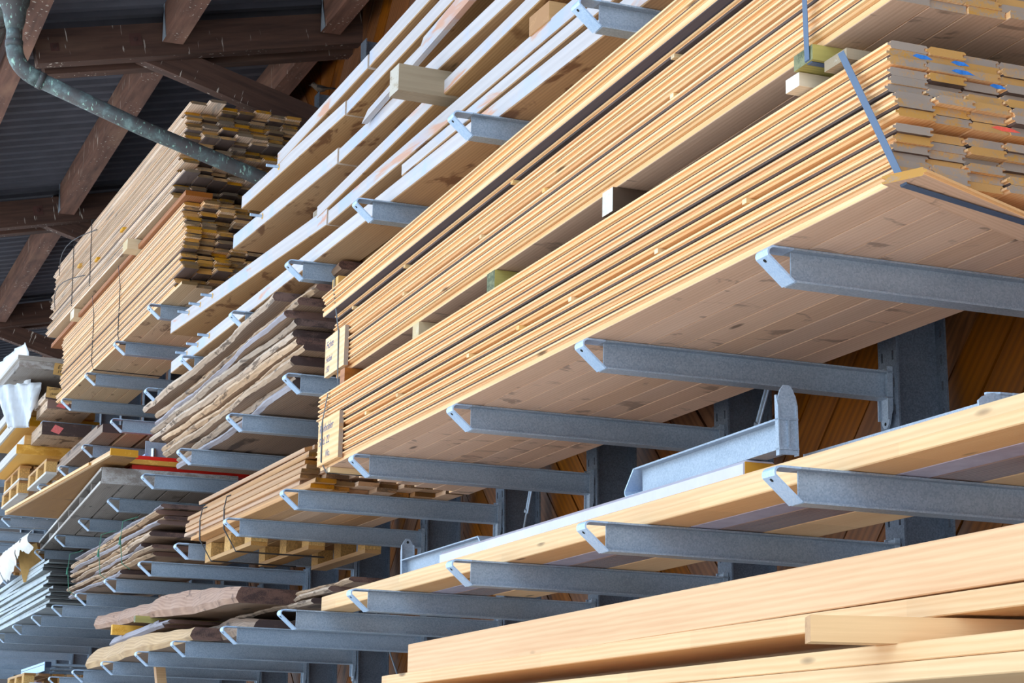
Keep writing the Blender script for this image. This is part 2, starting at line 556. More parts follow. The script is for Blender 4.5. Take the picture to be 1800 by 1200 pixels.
EDGES = [-25.3, -21.8, -18.3, -14.8, -11.4, -7.9, -4.4, -0.9]
for i in range(7):
    x0, x1 = EDGES[i], EDGES[i + 1]
    z0, z1 = 1.55, 7.6
    s = 1 if i in (0, 1, 3, 5, 6) else -1
    pw = 0.2 * 1.4142
    c = -8.0
    while c < 12:
        # strip between lines z = s*(x-x0) + c and + pw
        base = (x0 if s > 0 else x1)
        pts = []
        for xx in (x0 - 0.01, x1 + 0.01):
            pts.append((xx, abs(xx - base) * 1.0 + c))
        poly = [pts[0], pts[1], (pts[1][0], pts[1][1] + pw - 0.014), (pts[0][0], pts[0][1] + pw - 0.014)]
        q = clip(poly, x0, x1, z0, z1)
        if q and len(q) >= 3:
            cx = sum(p[0] for p in q) / len(q)
            cz = sum(p[1] for p in q) / len(q)
            ang = s * math.pi / 4
            ca, sa = math.cos(-ang), math.sin(-ang)
            lq = [((p[0] - cx) * ca - (p[1] - cz) * sa, (p[0] - cx) * sa + (p[1] - cz) * ca) for p in q]
            part('wall_board', MB().prism(lq, 0, -0.022 - rnd.random() * 0.006, 'y'), M['wall_wood'], wall, (cx, 4.16, cz), (0, -ang, 0))
        c += pw

roof = structure('ceiling')
SLOPE = 0.20
rs = MB()
prof = []
for k in range(5):
    x = k * 0.2
    prof += [(x, 0.0), (x + 0.07, 0.0), (x + 0.10, 0.036), (x + 0.17, 0.036)]
prof.append((1.0, 0.0))
v, fs = [], []
for (x, z) in prof:
    v += [(x, 1.12, z), (x, 4.7, z + 3.58 * SLOPE), (x, 1.12, z + 0.006), (x, 4.7, z + 3.58 * SLOPE + 0.006)]
for k in range(len(prof) - 1):
    a, b = 4 * k, 4 * k + 4
    fs += [(a, b, b + 1, a + 1), (a + 2, a + 3, b + 3, b + 2), (a, a + 2, b + 2, b)]
rs.add(v, fs)
sheet_me = rs.mesh('roof_sheet', M['roof'])
ROOF_Z = 7.165 + (1.12 - 2.75) * SLOPE
for k in range(36):
    inst('roof_sheet', sheet_me, roof, (-36 + k * 1.0, 0, ROOF_Z + (0.001 if k % 2 else 0)))

# ------------------------------------------------------------------ roof timbers
def rafter_z(y):
    return 6.858 + (y - 1.729) * SLOPE


TRX = [-13.7, -18.5, -23.4]
for i, x in enumerate(TRX):
    t = thing('roof_truss', ['dark brown paired rafter with strut and bird droppings, nearest under roof',
                             'dark brown paired rafter in the middle distance behind pale board packs',
                             'dark brown paired rafter furthest away at left under roof'][i], 'truss', (x, 0, 0))
    L = math.hypot(2.42, 2.42 * SLOPE)
    for dx in (0.0, -0.26):
        mb = MB().box(0, L, -0.06, 0.06, -0.25, 0)
        part('rafter', mb, M['truss_wood'], t, (dx, 1.69 if dx == 0 else 1.78, rafter_z(1.69 if dx == 0 else 1.78)), (0, -math.atan(SLOPE), math.pi / 2))
    ang = math.atan2(0.5, 1.62)
    part('strut', MB().box(0, 1.75, -0.055, 0.055, -0.1, 0.1), M['truss_wood'], t, (-0.13, 2.5, 6.88), (0, ang, math.pi / 2))
    for (y, dz, s) in ((1.85, -0.14, 0.03), (2.42, -0.12, 0.045)):
        b = part('washer_plate', MB().box(0, 0.006, -s, s, -s, s), plain('rusty_washer', (84, 52, 46), 0.8), t, (0.06, y, rafter_z(y) + dz), (math.atan(SLOPE), 0, 0))
        part('bolt', MB().tube([(0.006, 0, 0), (0.03, 0, 0)], 0.015, 6), plain('rusty_bolt', (70, 44, 40), 0.8), b)
BAYS = [(-8.95, -13.55), (-13.98, -18.38), (-18.78, -23.3), (-23.7, -29.0)]
for j, (y, dn) in enumerate(((2.60, 'middle'), (3.78, 'inner'))):
    zt = rafter_z(y) + 0.10
    for i, (xa, xb) in enumerate(BAYS):
        t = thing('roof_purlin', f'brown {dn} roof purlin in the {ORD[i]} bay from the right under corrugated roof', 'beam', ((xa + xb) / 2, y, zt), (0, 0, 0))
        h = abs(xa - xb) / 2
        part('purlin_beam', MB().box(-h, h, 0, 0.15, -0.28, 0), M['roof_wood'], t)
        for s in (-1, 1):
            part('joist_hanger', MB().prism([(-0.06, -0.28), (0.06, -0.28), (0.06 * s, 0.0), (0.03 * s, 0)], -0.004, 0.0, 'y'), M['steel'], t, (s * (h - 0.07), 0, 0))
t = solid('roof_purlin', MB().box(-9, 9, 0, 0.14, -0.3, 0), M['roof_wood'], 'lighter brown eaves purlin behind the downpipe, outermost under roof', 'beam', (-18.5, 1.53, rafter_z(1.53) + 0.10))

# gutter and downpipe
g = thing('roof_gutter', 'pale green copper half-round gutter along the roof edge at top left', 'gutter', (0, 1.36, 6.74))
mb = MB()
n = 12
v, fs = [], []
for x in (-30.0, -12.42):
    for r in (0.125, 0.121):
        for k in range(n + 1):
            a = math.pi + math.pi * k / n
            v.append((x, r * math.cos(a), r * math.sin(a)))
q = n + 1
for k in range(n):
    fs += [(k, k + 1, 2 * q + k + 1, 2 * q + k), (q + k, 3 * q + k, 3 * q + k + 1, q + k + 1)]
fs += [(0, 2 * q, 3 * q, q), (n, q + n, 3 * q + n, 2 * q + n)]
part('channel', mb.add(v, fs), M['copper'], g, smooth=True)
for x in (-13.1, -14.0, -14.9, -15.8, -16.7):
    part('gutter_bracket', MB().ribbon([(0, 0.129 * math.cos(math.pi + math.pi * k / 10), 0.129 * math.sin(math.pi + math.pi * k / 10)) for k in range(11)], (1, 0, 0), 0.03, 0.004), M['wire'], g, (x, 0, 0))
p = thing('downpipe', 'weathered green copper downpipe bending from gutter towards the rack', 'pipe', (-12.6, 1.445, 6.6))
rel = lambda y, z: (0, y - 1.445, z - 6.6)
part('hopper', MB().tube([rel(1.43, 6.72), rel(1.435, 6.63), rel(1.44, 6.58), rel(1.445, 6.50), rel(1.445, 6.44)], [0.11, 0.105, 0.078, 0.068, 0.052], 20), M['copper'], p, smooth=True)
arc = []
c0, c1, c2 = Vector((1.448, 6.35)), Vector((1.452, 6.18)), Vector((1.62, 6.12))
for k in range(9):
    s = k / 8
    q = c0 * (1 - s) ** 2 + c1 * 2 * s * (1 - s) + c2 * s * s
    arc.append(rel(q[0], q[1]))
part('upper_pipe', MB().tube([rel(1.445, 6.46), rel(1.448, 6.34)], 0.052, 20), M['copper'], p, smooth=True)
part('elbow', MB().tube(arc, 0.055, 20), M['copper'], p, smooth=True)
part('lower_pipe', MB().tube([rel(1.60, 6.128), rel(2.3, 5.872), rel(3.121, 5.61), rel(3.79, 5.41)], 0.052, 20), M['copper'], p, smooth=True)
for y, z, d in ((1.448, 6.345, (0, 0.0, 1)), (1.63, 6.117, (0, 1, -0.36))):
    dv = Vector(d).normalized() * 0.02
    a = Vector(rel(y, z))
    part('collar', MB().tube([a - dv, a + dv], 0.058, 20), M['copper'], p, smooth=True)

# ------------------------------------------------------------------ uprights
UP_H = 6.72
def slotted(w, slots):
    """flange sheet in the x-z plane with real slots"""
    bm = bmesh.new()
    xs = [-w / 2, -w / 2 + 0.02, -w / 2 + 0.032, w / 2 - 0.032, w / 2 - 0.02, w / 2]
    zs = [0.0]
    z = 0.05
    while z < UP_H - 0.08:
        zs += [z, z + 0.035]
        z += 0.1
    zs.append(UP_H)
    vs_ = [[bm.verts.new((x, 0, z)) for x in xs] for z in zs]
    for i in range(len(zs) - 1):
        for k in range(5):
            if i % 2 == 1 and k in (1, 3):
                continue
            bm.faces.new((vs_[i][k], vs_[i][k + 1], vs_[i + 1][k + 1], vs_[i + 1][k]))
    # thickness
    geom = bmesh.ops.extrude_face_region(bm, geom=bm.faces[:])
    bmesh.ops.translate(bm, vec=(0, 0.008, 0), verts=[e for e in geom['geom'] if isinstance(e, bmesh.types.BMVert)])
    bmesh.ops.recalc_face_normals(bm, faces=bm.faces)
    me = bpy.data.meshes.new('flange')
    bm.to_mesh(me)
    bm.free()
    me.materials.append(M['steel_dark'])
    return me


fl_me = slotted(0.124, True)
web_me = MB().box(-0.004, 0.004, 0.008, 0.206, 0, UP_H).mesh('web', M['steel_dark'])
upr = None
for k in range(20):
    lab = f'tall galvanised slotted rack upright, {ORD[k]} from the right, before brown wall'
    if upr is None:
        upr = thing('rack_upright', lab, 'upright', (CX[k], COL_Y, 0), group='rack uprights along the wall')
        inst('front_flange', fl_me, upr)
        inst('rear_flange', fl_me, upr, (0, 0.206, 0))
        inst('web', web_me, upr)
        part('base_plate', MB().box(-0.12, 0.12, -0.06, 0.27, 0, 0.015), M['steel_dark'], upr)
    else:
        copy_tree(upr, (CX[k], COL_Y, 0), label=lab)

# ------------------------------------------------------------------ cantilever arms
def make_arm_parts(root):
    mb = MB()
    w, t, h = 0.035, 0.006, 0.1
    mb.box(-w, w, -1.135, 0, -t, 0)
    mb.box(-w, w, -1.128, 0, -h, -h + t)
    mb.box(-0.003, 0.003, -1.128, 0, -h + t, -t)
    part('arm_beam', mb, M['steel'], root)
    # top flange strip carried on over the tip, rounded and bent back down to the lower flange
    path = [(-1.136, -0.003), (-1.200, -0.003)]
    for k in range(1, 6):
        a = math.pi / 2 + k / 5 * math.radians(112)
        path.append((-1.200 + 0.018 * math.cos(a), -0.021 + 0.018 * math.sin(a)))
    path.append((-1.134, -0.098))
    part('tip_plate', MB().ribbon([(0, y, z) for y, z in path], (1, 0, 0), 0.072, 0.006), M['steel_pale'], root)
    dv = Vector((0, -1.134 + 1.217, -0.098 + 0.028)).normalized()
    nn = Vector((0, dv.z, -dv.y))
    c = Vector((0, -1.2075, -0.036)) + nn * 0.0034
    part('tip_hole', MB().tube([c - nn * 0.0005, c + nn * 0.0007], 0.006, 10), M['black'], root)
    # hook bracket on the upright
    ol = [(-0.032, 0.015), (0.032, 0.015), (0.032, -0.165), (0.022, -0.192), (0.010, -0.207), (-0.010, -0.207), (-0.022, -0.192), (-0.032, -0.165)]
    bk = MB().prism(ol, -0.014, -0.006, 'y')
    for s in (-1, 1):
        bk.prism([(-0.024, 0.018), (-0.002, 0.018), (-0.002, -0.14), (-0.014, -0.176), (-0.024, -0.176)], s * 0.032 - 0.003, s * 0.032 + 0.003, 'x')
    bo = part('column_bracket', bk, M['steel'], root)
    part('bracket_hole', MB().tube([(0, -0.0145, -0.19), (0, -0.0142, -0.19)], 0.007, 10), M['black'], bo)


ROWNAME = {'B': 'the lowest arm row under pale beams', 'A': 'the second arm row from below', 'M': 'the third arm row from below',
           'E': 'the fourth arm row from below', 'F': 'the top arm row at left'}
arm0 = None
SPAN = {'B': range(0, 20), 'A': range(0, 20), 'M': range(4, 20), 'E': range(1, 20), 'F': range(7, 20)}
for row in 'BAMEF':
    zc = arm_top(row, COL_Y)
    for i, k in enumerate(SPAN[row]):
        lab = f'galvanised rack arm, {ORD[i]} from the right in {ROWNAME[row]}'
        loc, rot = (CX[k], COL_Y, zc), (-INC, 0, 0)
        if arm0 is None:
            arm0 = thing('rack_cantilever', lab, 'rack arm', loc, rot, group='cantilever arms of the rack')
            make_arm_parts(arm0)
        else:
            copy_tree(arm0, loc, rot, lab)


def loose_arm(loc, mat3, label):
    a = copy_tree(arm0, loc, label=label)
    a.matrix_world = Matrix.Translation(loc) @ Matrix(mat3).to_4x4()
    a['group'] = 'loose arms stowed on the beams'
    return a


# ------------------------------------------------------------------ tongue and groove packs
def tg_profile(w, t, flip=False, c=0.003, g=0.009):
    P = [(c, 0), (0, c), (0, 0.32 * t), (-g, 0.36 * t), (-g, 0.66 * t), (0, 0.70 * t), (0, t - 0.003), (0.003, t),
         (w - 0.003, t), (w, t - 0.003), (w, 0.72 * t), (w - g - 0.001, 0.70 * t), (w - g - 0.001, 0.32 * t), (w, 0.29 * t), (w, c), (w - c, 0)]
    mi = [1] + [0] * 13 + [1, 1]
    if flip:
        P = [(y, t - z) for y, z in P]
    return P, mi


def pack(root, L, ncol, w, t, spec, mats, jx=0.012, jy=0.003, colshift=None, under=None, names='board', front_out=None, c_=0.0045, joint=0.003):
    """spec: list of 'n' layers or float gaps, from below; origin at front-bottom middle"""
    meshes = {}
    for fl in (False, True):
        for d in (0, 1):
            P, mi = tg_profile(w - (joint if d == 0 else 0.0032), t - 0.0006, fl, c_ if d == 0 else 0.0015, 0.009 if d == 0 else 0.0006)
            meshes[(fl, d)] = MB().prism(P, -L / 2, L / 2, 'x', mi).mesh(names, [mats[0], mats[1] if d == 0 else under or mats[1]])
    z, ly = 0.0, 0
    flip = False
    for s in spec:
        if isinstance(s, float):
            z += s
            continue
        cx = rnd.gauss(0, jx)
        cy = rnd.gauss(0, jy)
        for c in range(ncol):
            dx = cx * 0.5 + rnd.gauss(0, jx)
            if colshift:
                dx += colshift(ly, c)
            oy = front_out(ly) if front_out else 0.0
            # boards lie back to back: every second one turned over
            inst(names, meshes[(flip, 1 if s == 'u' else 0)], root, (dx, c * w + cy + oy, z + 0.0003))
        z += t
        ly += 1
        flip = not flip
        if s == 'u':
            flip = True
    return z


def sticker(root, x, z, h, y0=-0.006, L=0.9, w=0.026):
    part('sticker', MB().box(-w / 2, w / 2, 0, L, 0, h - 0.001), M['sticker'], root, (x, y0 - rnd.random() * 0.006, z + 0.0005))


def hook_label(parent, loc, lines, size, mat, rot=(math.pi / 2, 0, 0)):
    """handwritten lines as a flat mesh part"""
    cu = bpy.data.curves.new('writing', 'FONT')
    cu.body = lines
    cu.size = size
    cu.space_line = 1.15
    cu.extrude = 0.0004
    cu.shear = 0.25
    tmp = bpy.data.objects.new('writing', cu)
    COL.objects.link(tmp)
    dg = bpy.context.evaluated_depsgraph_get()
    me = bpy.data.meshes.new_from_object(tmp.evaluated_get(dg))
    bpy.data.objects.remove(tmp)
    me.materials.clear()
    me.materials.append(mat)
    o = inst('handwriting', me, parent, loc, rot)
    return o


# --- lower big pack on the second row
yA = 2.647
P1 = thing('board_pack', 'long strapped pack of pale tongue-and-groove pine boards resting on bare arms at right', 'lumber pack',
           (-6.765, yA, arm_top('A', yA) + 0.001), (-INC, 0, 0))
T1, W1, L1 = 0.0225, 0.1144, 5.28
def cs1(ly, c):
    r = 0.0
    if ly < 1:
        r = 0.05 - 0.054 * c
    if ly in (8, 9):
        r = 0.05
    return r
spec1 = ['u'] + [0] * 6 + [0.016] + [0] * 3 + [0.007] + [0] * 3 + [0.005] + [0] * 3
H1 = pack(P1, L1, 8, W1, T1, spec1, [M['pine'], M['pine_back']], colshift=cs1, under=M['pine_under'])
zs = T1 * 7
for x in (-8.6, -8.13, -7.226, -6.686, -6.2, -5.5, -4.9):
    sticker(P1, x + 6.765, zs, 0.016)
# straps
lx = lambda x: x + 6.765
part('strap', MB().ribbon([(lx(-4.33), 0.5, H1 + 0.033), (lx(-4.33), -0.01, H1 + 0.035), (lx(-4.32), -0.03, H1 + 0.028), (lx(-4.035), -0.034, -0.016), (lx(-4.045), -0.02, -0.0275), (lx(-4.34), 0.90, -0.0275)],
                          (1, 0.0, 0), 0.03), M['strap_blue'], P1)
part('strap', MB().ribbon([(lx(-9.25), 0.5, H1 + 0.003), (lx(-9.25), -0.004, H1 + 0.003), (lx(-9.24), -0.033, 0.22), (lx(-9.23), -0.033, 0.03), (lx(-9.225), -0.004, -0.025), (lx(-9.225), 0.9, -0.025)],
                          (1, 0, 0), 0.018), M['strap_black'], P1)
part('strap_protector', MB().box(-0.045, 0.07, -0.02, 0.25, 0, 0.03), M['block'], P1, (lx(-4.36), -0.01, H1 + 0.001))
part('strap_protector', MB().box(-0.03, 0.03, 0, 0.9, -0.023, 0), M['sticker'], P1, (lx(-9.21), 0.0, -0.001))
# crosswise skewed board under the near end
P, mi = tg_profile(0.12, 0.022)
part('under_board', MB().prism([(y, z - 0.022) for y, z in P], 0, 1.0, 'x', mi), [M['pine'], M['pine_under']], P1, (lx(-3.965), -0.015, -0.002), (0, 0, math.radians(115)))
lb = part('label_board', MB().box(-0.19, 0.17, -0.022, 0, 0, 0.225), M['pine'], P1, (lx(-9.12), -0.008, 0.012))
hook_label(lb, (-0.17, -0.0225, 0.16), 'Rohhobler\nSeitl. 22', 0.055, M['ink_blue'])
hook_label(lb, (-0.05, -0.0225, 0.03), 'No.', 0.05, M['ink_blue'])
# chalk and paint on near ends
for (c, lay, colr, ln) in ((0, 13, 'paint_blue', 0.06), (1, 13, 'paint_blue', 0.055), (1, 12, 'paint_blue', 0.07), (2, 11, 'paint_blue', 0.05), (2, 6, 'paint_red', 0.09)):
    zc = lay * T1 + 0.04
    part('paint_mark', MB().prism([(0, 0), (ln * 0.4, -0.006), (ln, -0.003), (ln * 0.7, 0.005), (ln * 0.2, 0.006)], 0, 0.001, 'x'), M[colr], P1, (L1 / 2 + 0.062, c * W1 + 0.025, zc - 0.006))

# --- upper big pack
z2 = 3.615
P2 = thing('board_pack', 'pale pine board pack stacked on bearers above the lower pack at top right', 'lumber pack',
           (-6.735, 2.672, z2), (-INC, 0, -0.017))
spec2 = ['u'] + [0] * 6 + [0.016] + [0] * 5 + [0.014, 0, 'u'] + [0] * 4
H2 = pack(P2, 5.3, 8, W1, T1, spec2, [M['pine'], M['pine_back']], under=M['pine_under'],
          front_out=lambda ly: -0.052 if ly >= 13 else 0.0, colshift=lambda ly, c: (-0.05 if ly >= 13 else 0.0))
part('weathered_shaded_underside', MB().box(-2.66, 2.6, -0.050, 0.02, -0.0022, 0), M['weathered_shade_back'], P2, (-0.04, 0, T1 * 13 + 0.030))  # weathered board, its colour darkened to carry the overhang's shade as well
lx2 = lambda x: x + 6.735
for x in (-8.2, -7.17, -6.48, -5.37):
    sticker(P2, lx2(x), T1 * 7, 0.016)
for x in (-9.06, -8.2, -6.82, -5.36):
    sticker(P2, lx2(x), T1 * 12 + 0.016, 0.014)
part('strap', MB().ribbon([(lx2(-4.45), 0.5, H2 + 0.003), (lx2(-4.45), -0.04, H2 + 0.003), (lx2(-4.45), -0.042, H2 - 0.12), (lx2(-4.45), -0.03, -0.04), (lx2(-4.45), -0.02, -0.047), (lx2(-4.45), 0.9, -0.047)],
                          (1, 0, 0), 0.026), M['strap_blue'], P2)
part('strapped_batten', MB().box(-0.06, 0.045, -0.027, 0.93, -0.044, 0), M['block_green'], P2, (lx2(-4.47), 0, -0.001))
part('strap', MB().ribbon([(lx2(-9.25), 0.5, H2 + 0.052), (lx2(-9.25), -0.055, H2 + 0.05), (lx2(-9.24), -0.058, H2 - 0.02), (lx2(-9.2), -0.035, 0.2), (lx2(-9.19), -0.034, 0.02), (lx2(-9.19), -0.03, -0.09), (lx2(-9.19), 0.9, -0.09)],
                          (1, 0, 0), 0.018), M['strap_black'], P2)
part('strap_protector', MB().box(-0.05, 0.06, -0.05, 0.4, 0, 0.045), M['yellow_board'], P2, (lx2(-9.25), 0, H2 + 0.001))
lb = part('label_board', MB().box(-0.19, 0.17, -0.022, 0, 0, 0.2), M['pine'], P2, (lx2(-9.26), -0.01, 0.012))
hook_label(lb, (-0.17, -0.0225, 0.14), 'Fichte', 0.055, M['ink_blue'])
hook_label(lb, (-0.17, -0.0225, 0.07), 'Hobel\n150', 0.045, M['ink_blue'])

# bearers between the two packs
zp1 = arm_top('A', yA) + H1
BE = [(-8.04, 0.085, 'block_pale', 'pale square bearer block between the two pine packs, second from left end', 0.0),
      (-7.07, 0.085, 'block_green', 'olive brown bearer block between the two pine packs, middle one', 0.0),
      (-5.88, 0.085, 'block_dark', 'dark stained bearer with whitish end between the two pine packs', 0.01),
      (-9.12, 0.075, 'red_plank', 'reddish brown bearer under the far label of the upper pine pack', 0.03),
      (-4.56, 0.03, 'block_pale', 'white faced block beneath the greenish batten near right end', 0.02)]
for (x, wd, mt, lab, fo) in BE:
    y0 = 2.672 - (x + 6.735) * 0.017 - fo
    hb = 3.613 - zp1 - 0.003 + 0.001
    if x == -4.56:
        hb -= 0.045
        solid('bearer_block', MB().box(-0.035, 0.04, 0, 0.9, 0, hb), M[mt], lab, 'block', (x, y0, zp1 + 0.002), (-INC, 0, 0), group='bearers between the pine packs')
    else:
        solid('bearer_block', MB().box(-wd / 2, wd / 2, 0, 0.92, 0, hb), M[mt], lab, 'block', (x, y0, zp1 + 0.002), (-INC, 0, 0), group='bearers between the pine packs')

# ------------------------------------------------------------------ whitewashed timber stack on the fourth row
def yT(x):
    return 2.69 + (x + 13.3) * 0.0247


RT = math.atan(0.0247)
def timber(x0, x1, zb0, zb1, h, label, w=0.22, dy=0.0, front=True, bolts=(), pink=False):
    """timber from near end x0 to far end x1, lower front edge at zb0 .. zb1"""
    L = math.hypot(x0 - x1, zb0 - zb1)
    t = thing('timber', label, 'timber', ((x0 + x1) / 2, yT((x0 + x1) / 2) + dy, (zb0 + zb1) / 2), (-INC, -math.atan2(zb0 - zb1, x0 - x1), RT), group='whitewashed timber stack')
    mb = MB()
    c = 0.004
    poly = [(c, 0), (0, c), (0, h - c), (c, h), (w - c, h), (w, h - c), (w, c), (w - c, 0)]
    mi = [1, 0, 1, 1, 1, 1, 1, 1] if front else [1] * 8
    part('timber_beam', mb.prism(poly, -L / 2, L / 2, 'x', [1 if q else 0 for q in mi] if front else 1), [M['white_front'], M['raw_timber']], t)
    for bx in bolts:
        b = part('bolt', MB().tube([(0, 0.0, 0), (0, -0.075, 0)], 0.009, 8), M['steel_pale'], t, (bx - (x0 + x1) / 2, 0, h * 0.62))
        part('bolt_hole_stain', MB().tube([(0, 0, 0), (0, -0.002, 0)], 0.018, 10), M['yellow_board'], b)
    return t


TS = [  # x0, x1, zb0, zb1, h, label, companions, bolts
    (-3.8, -9.10, 5.355, 5.168, 0.085, 'bluish white timber at the top of the timber stack, right piece', 0, ()),
    (-9.13, -10.75, 5.168, 5.122, 0.080, 'bluish white timber at the top of the timber stack, left piece', 0, ()),
    (-3.8, -9.46, 5.235, 5.030, 0.078, 'pinkish white timber second from the top of the timber stack, right piece', 2, ()),
    (-9.49, -11.53, 5.034, 5.072, 0.082, 'white timber with one bolt, uppermost of the left timber ends', 2, (-10.72,)),
    (-3.8, -9.58, 4.880, 4.802, 0.078, 'grey white timber lying behind the protruding square block', 2, ()),
    (-9.61, -11.71, 4.804, 4.860, 0.092, 'white timber with one bolt, second of the left timber ends', 2, (-11.05,)),
    (-5.6, -9.95, 4.78, 4.598, 0.070, 'white timber with rusty orange stains in the middle of the timber stack', 0, ()),
    (-3.8, -9.75, 4.562, 4.514, 0.078, 'pinkish white timber third from the bottom of the timber stack, right piece', 2, ()),
    (-9.78, -13.35, 4.518, 4.657, 0.098, 'long white timber with three bolts ending above the arms, third of left ends', 2, (-12.2, -12.52, -12.83)),
    (-3.8, -8.6, 4.498, 4.453, 0.060, 'grey white timber on top of the lowest one in the timber stack', 0, ()),
    (-3.8, -13.3, None, None, 0.084, 'long white timber with three bolts, lowest of the stack, on the bare arms', 3, (-12.25, -12.55, -12.85)),
]
for i, (x0, x1, a, b, h, lab, nc, bl) in enumerate(TS):
    if a is None:
        a, b = arm_top('E', yT(x0)) + 0.002, arm_top('E', yT(x1)) + 0.002
    timber(x0, x1, a, b, h, lab, bolts=bl)
    for q in range(nc):
        timber(x0 + rnd.uniform(-.3, .3) * 0, x1 + 0.02 + 0.05 * q, a - 0.0268 * 0.24 * (q + 1), b - 0.0268 * 0.24 * (q + 1), h,
               f'brown inner timber, {ORD[q]} behind the {lab.split(" in the ")[0].split(" of the ")[0].split(" ending")[0].split(" lying")[0]}'[:110], dy=0.24 * (q + 1), front=False)
# split plank leaning on the front of the stack
solid('split_plank', MB().prism([(0, 0), (2.45, 0.0), (2.45, 0.075), (0.9, 0.075), (0.86, 0.05), (0.62, 0.06), (0.58, 0.03), (0.1, 0.035)], 0, 0.03, 'y'), M['white_front'],
      'cracked pale plank standing on edge against the grey white timber behind the block', 'plank', (-9.1, yT(-9.1) - 0.036, 4.865), (0, -0.075, RT))
TB = [(-8.09, 2.60, 4.672, 0.12, 0.125, 'block', 'weathered grey brown square block sticking out of the timber stack'),
      (-10.45, 2.90, 4.625, 0.10, 0.165, 'block', 'brown bearer block seen under the second left timber end'),
      (-6.95, 2.84, 4.605, 0.20, 0.08, 'beam_orange', 'flat orange brown bearer under the rust stained timber'),
      (-6.2, 3.0, 4.99, 0.10, 0.12, 'block', 'hidden brown bearer high in the timber stack at right')]
for (x, y, z, w, h, mt, lab) in TB:
    solid('bearer_block', MB().box(-w / 2, w / 2, 0, 0.75, 0, h), M[mt], lab, 'block', (x, y, z), (-INC, 0, RT), group='bearers in the timber stack')

# ------------------------------------------------------------------ board packs on the top row
PF1 = thing('board_pack', 'tall orange brown larch board pack tied with wire on the top arms', 'lumber pack', (-15.62, 2.682, arm_top('F', 2.682) + 0.001), (-INC, 0, 0.017))
def csf(ly, c):
    r = (0.06 if (ly // 4) % 2 else 0.0) + rnd.gauss(0, 0.02)
    if ly in (1, 2, 3):
        r -= 0.18
    if ly >= 20:
        r -= 0.12 if c == 0 else 0.0
    if c >= 1:
        r -= 0.03 * ((c * 7 + ly // 3) % 3)
    return r
HF1 = pack(PF1, 4.8, 5, 0.115, 0.0235, ['u', 0, 0.003, 0, 0, 0.004, 0, 0, 0.003, 0, 0, 0.006, 0, 0, 0.003, 0, 0, 0.003, 0, 0, 0.004, 0, 0, 0.004, 0, 0, 0.003, 0, 0, 0.003, 0, 0, 0.003, 0, 0], [M['larch'], M['pine_back']], colshift=csf, under=M['larch_under'], jx=0.03, c_=0.006, joint=0.004)
part('top_plank', MB().box(-2.75, 2.72, -0.03, 0.16, 0, 0.035), M['red_plank'], PF1, (-0.2, 0, HF1 + 0.006))
for x in (-16.5, -15.4):
    part('wire', MB().tube([(x + 15.62, 0.3, HF1 + 0.05), (x + 15.62, -0.035, HF1 + 0.046), (x + 15.63, -0.012, HF1 * 0.8), (x + 15.66, -0.010, 0.08), (x + 15.72, -0.003, -0.003), (x + 15.72, 0.58, -0.004)], 0.004, 6), M['wire'], PF1)

PF2 = thing('board_pack', 'grey beige weathered board pack on bearers, highest pack below the roof', 'lumber pack', (-15.75, 2.635, 5.672), (-INC, 0, 0.027))
def csf2(ly, c):
    r = 0.05 * math.sin(ly * 0.9) + rnd.gauss(0, 0.03)
    if 9 <= ly <= 10 and c > 0:
        r -= 0.5
    if ly > 13:
        r += 0.1
    if ly < 4:
        r -= 0.25
    return r
HF2 = pack(PF2, 5.0, 7, 0.115, 0.0215, ['u'] + [0, 0.006, 0, 0, 0.007, 0, 0, 0.005, 0, 0.012, 0, 0, 0.005, 0, 0, 0.006, 0, 0, 0.014, 0, 0, 0.005, 0, 0, 0.004, 0, 0, 0.004, 0, 0, 0.003, 0, 0, 0], [M['larch_pale'], M['pine_back']], colshift=csf2, under=M['larch_under'], jx=0.045, c_=0.005, joint=0.004)
for (x, k) in ((-15.1, 8), (-16.1, 8), (-16.9, 14)):
    part('sticker', MB().box(-0.05, 0.05, -0.03, 0.8, 0, 0.022), M['yellow_board'], PF2, (x + 15.75, 0, 0.0215 * k + (0.0 if k == 8 else 0.008) - 0.006))
for x in (-17.2, -16.4):
    part('wire', MB().tube([(x + 15.75, 0.6, HF2 + 0.01), (x + 15.75, 0.2, HF2 + 0.08), (x + 15.7, -0.02, HF2 + 0.02), (x + 15.73, -0.016, 0.3), (x + 15.75, -0.012, 0.02)], 0.004, 6), M['wire'], PF2)
for (xa, xb, zz_) in ((-17.9, -16.2, 0.46), (-18.0, -16.6, 0.16)):
    part('wire', MB().tube([(xa + 15.75 + (xb - xa) * k / 8, -0.02 - 0.10 * math.sin(math.pi * k / 8), zz_ + 0.05 * math.sin(math.pi * k / 8)) for k in range(9)], 0.004, 6), M['wire'], PF2)
for (x, lab) in ((-14.75, 'pale square bearer end between the two top left packs, nearer one'), (-17.25, 'pale long bearer end between the two top left packs, further one'),
                 (-13.6, 'brown bearer hidden at the near end of the two top left packs')):
    zb = arm_top('F', 2.65) + HF1 + 0.003
    solid('bearer_block', MB().box(-0.09, 0.09, 0, 0.8, 0, 5.669 - zb), M['block_pale'], lab, 'block', (x, 2.60 if x < -14 else 2.78, zb), (-INC, 0, 0.02), group='bearers between the top left packs')

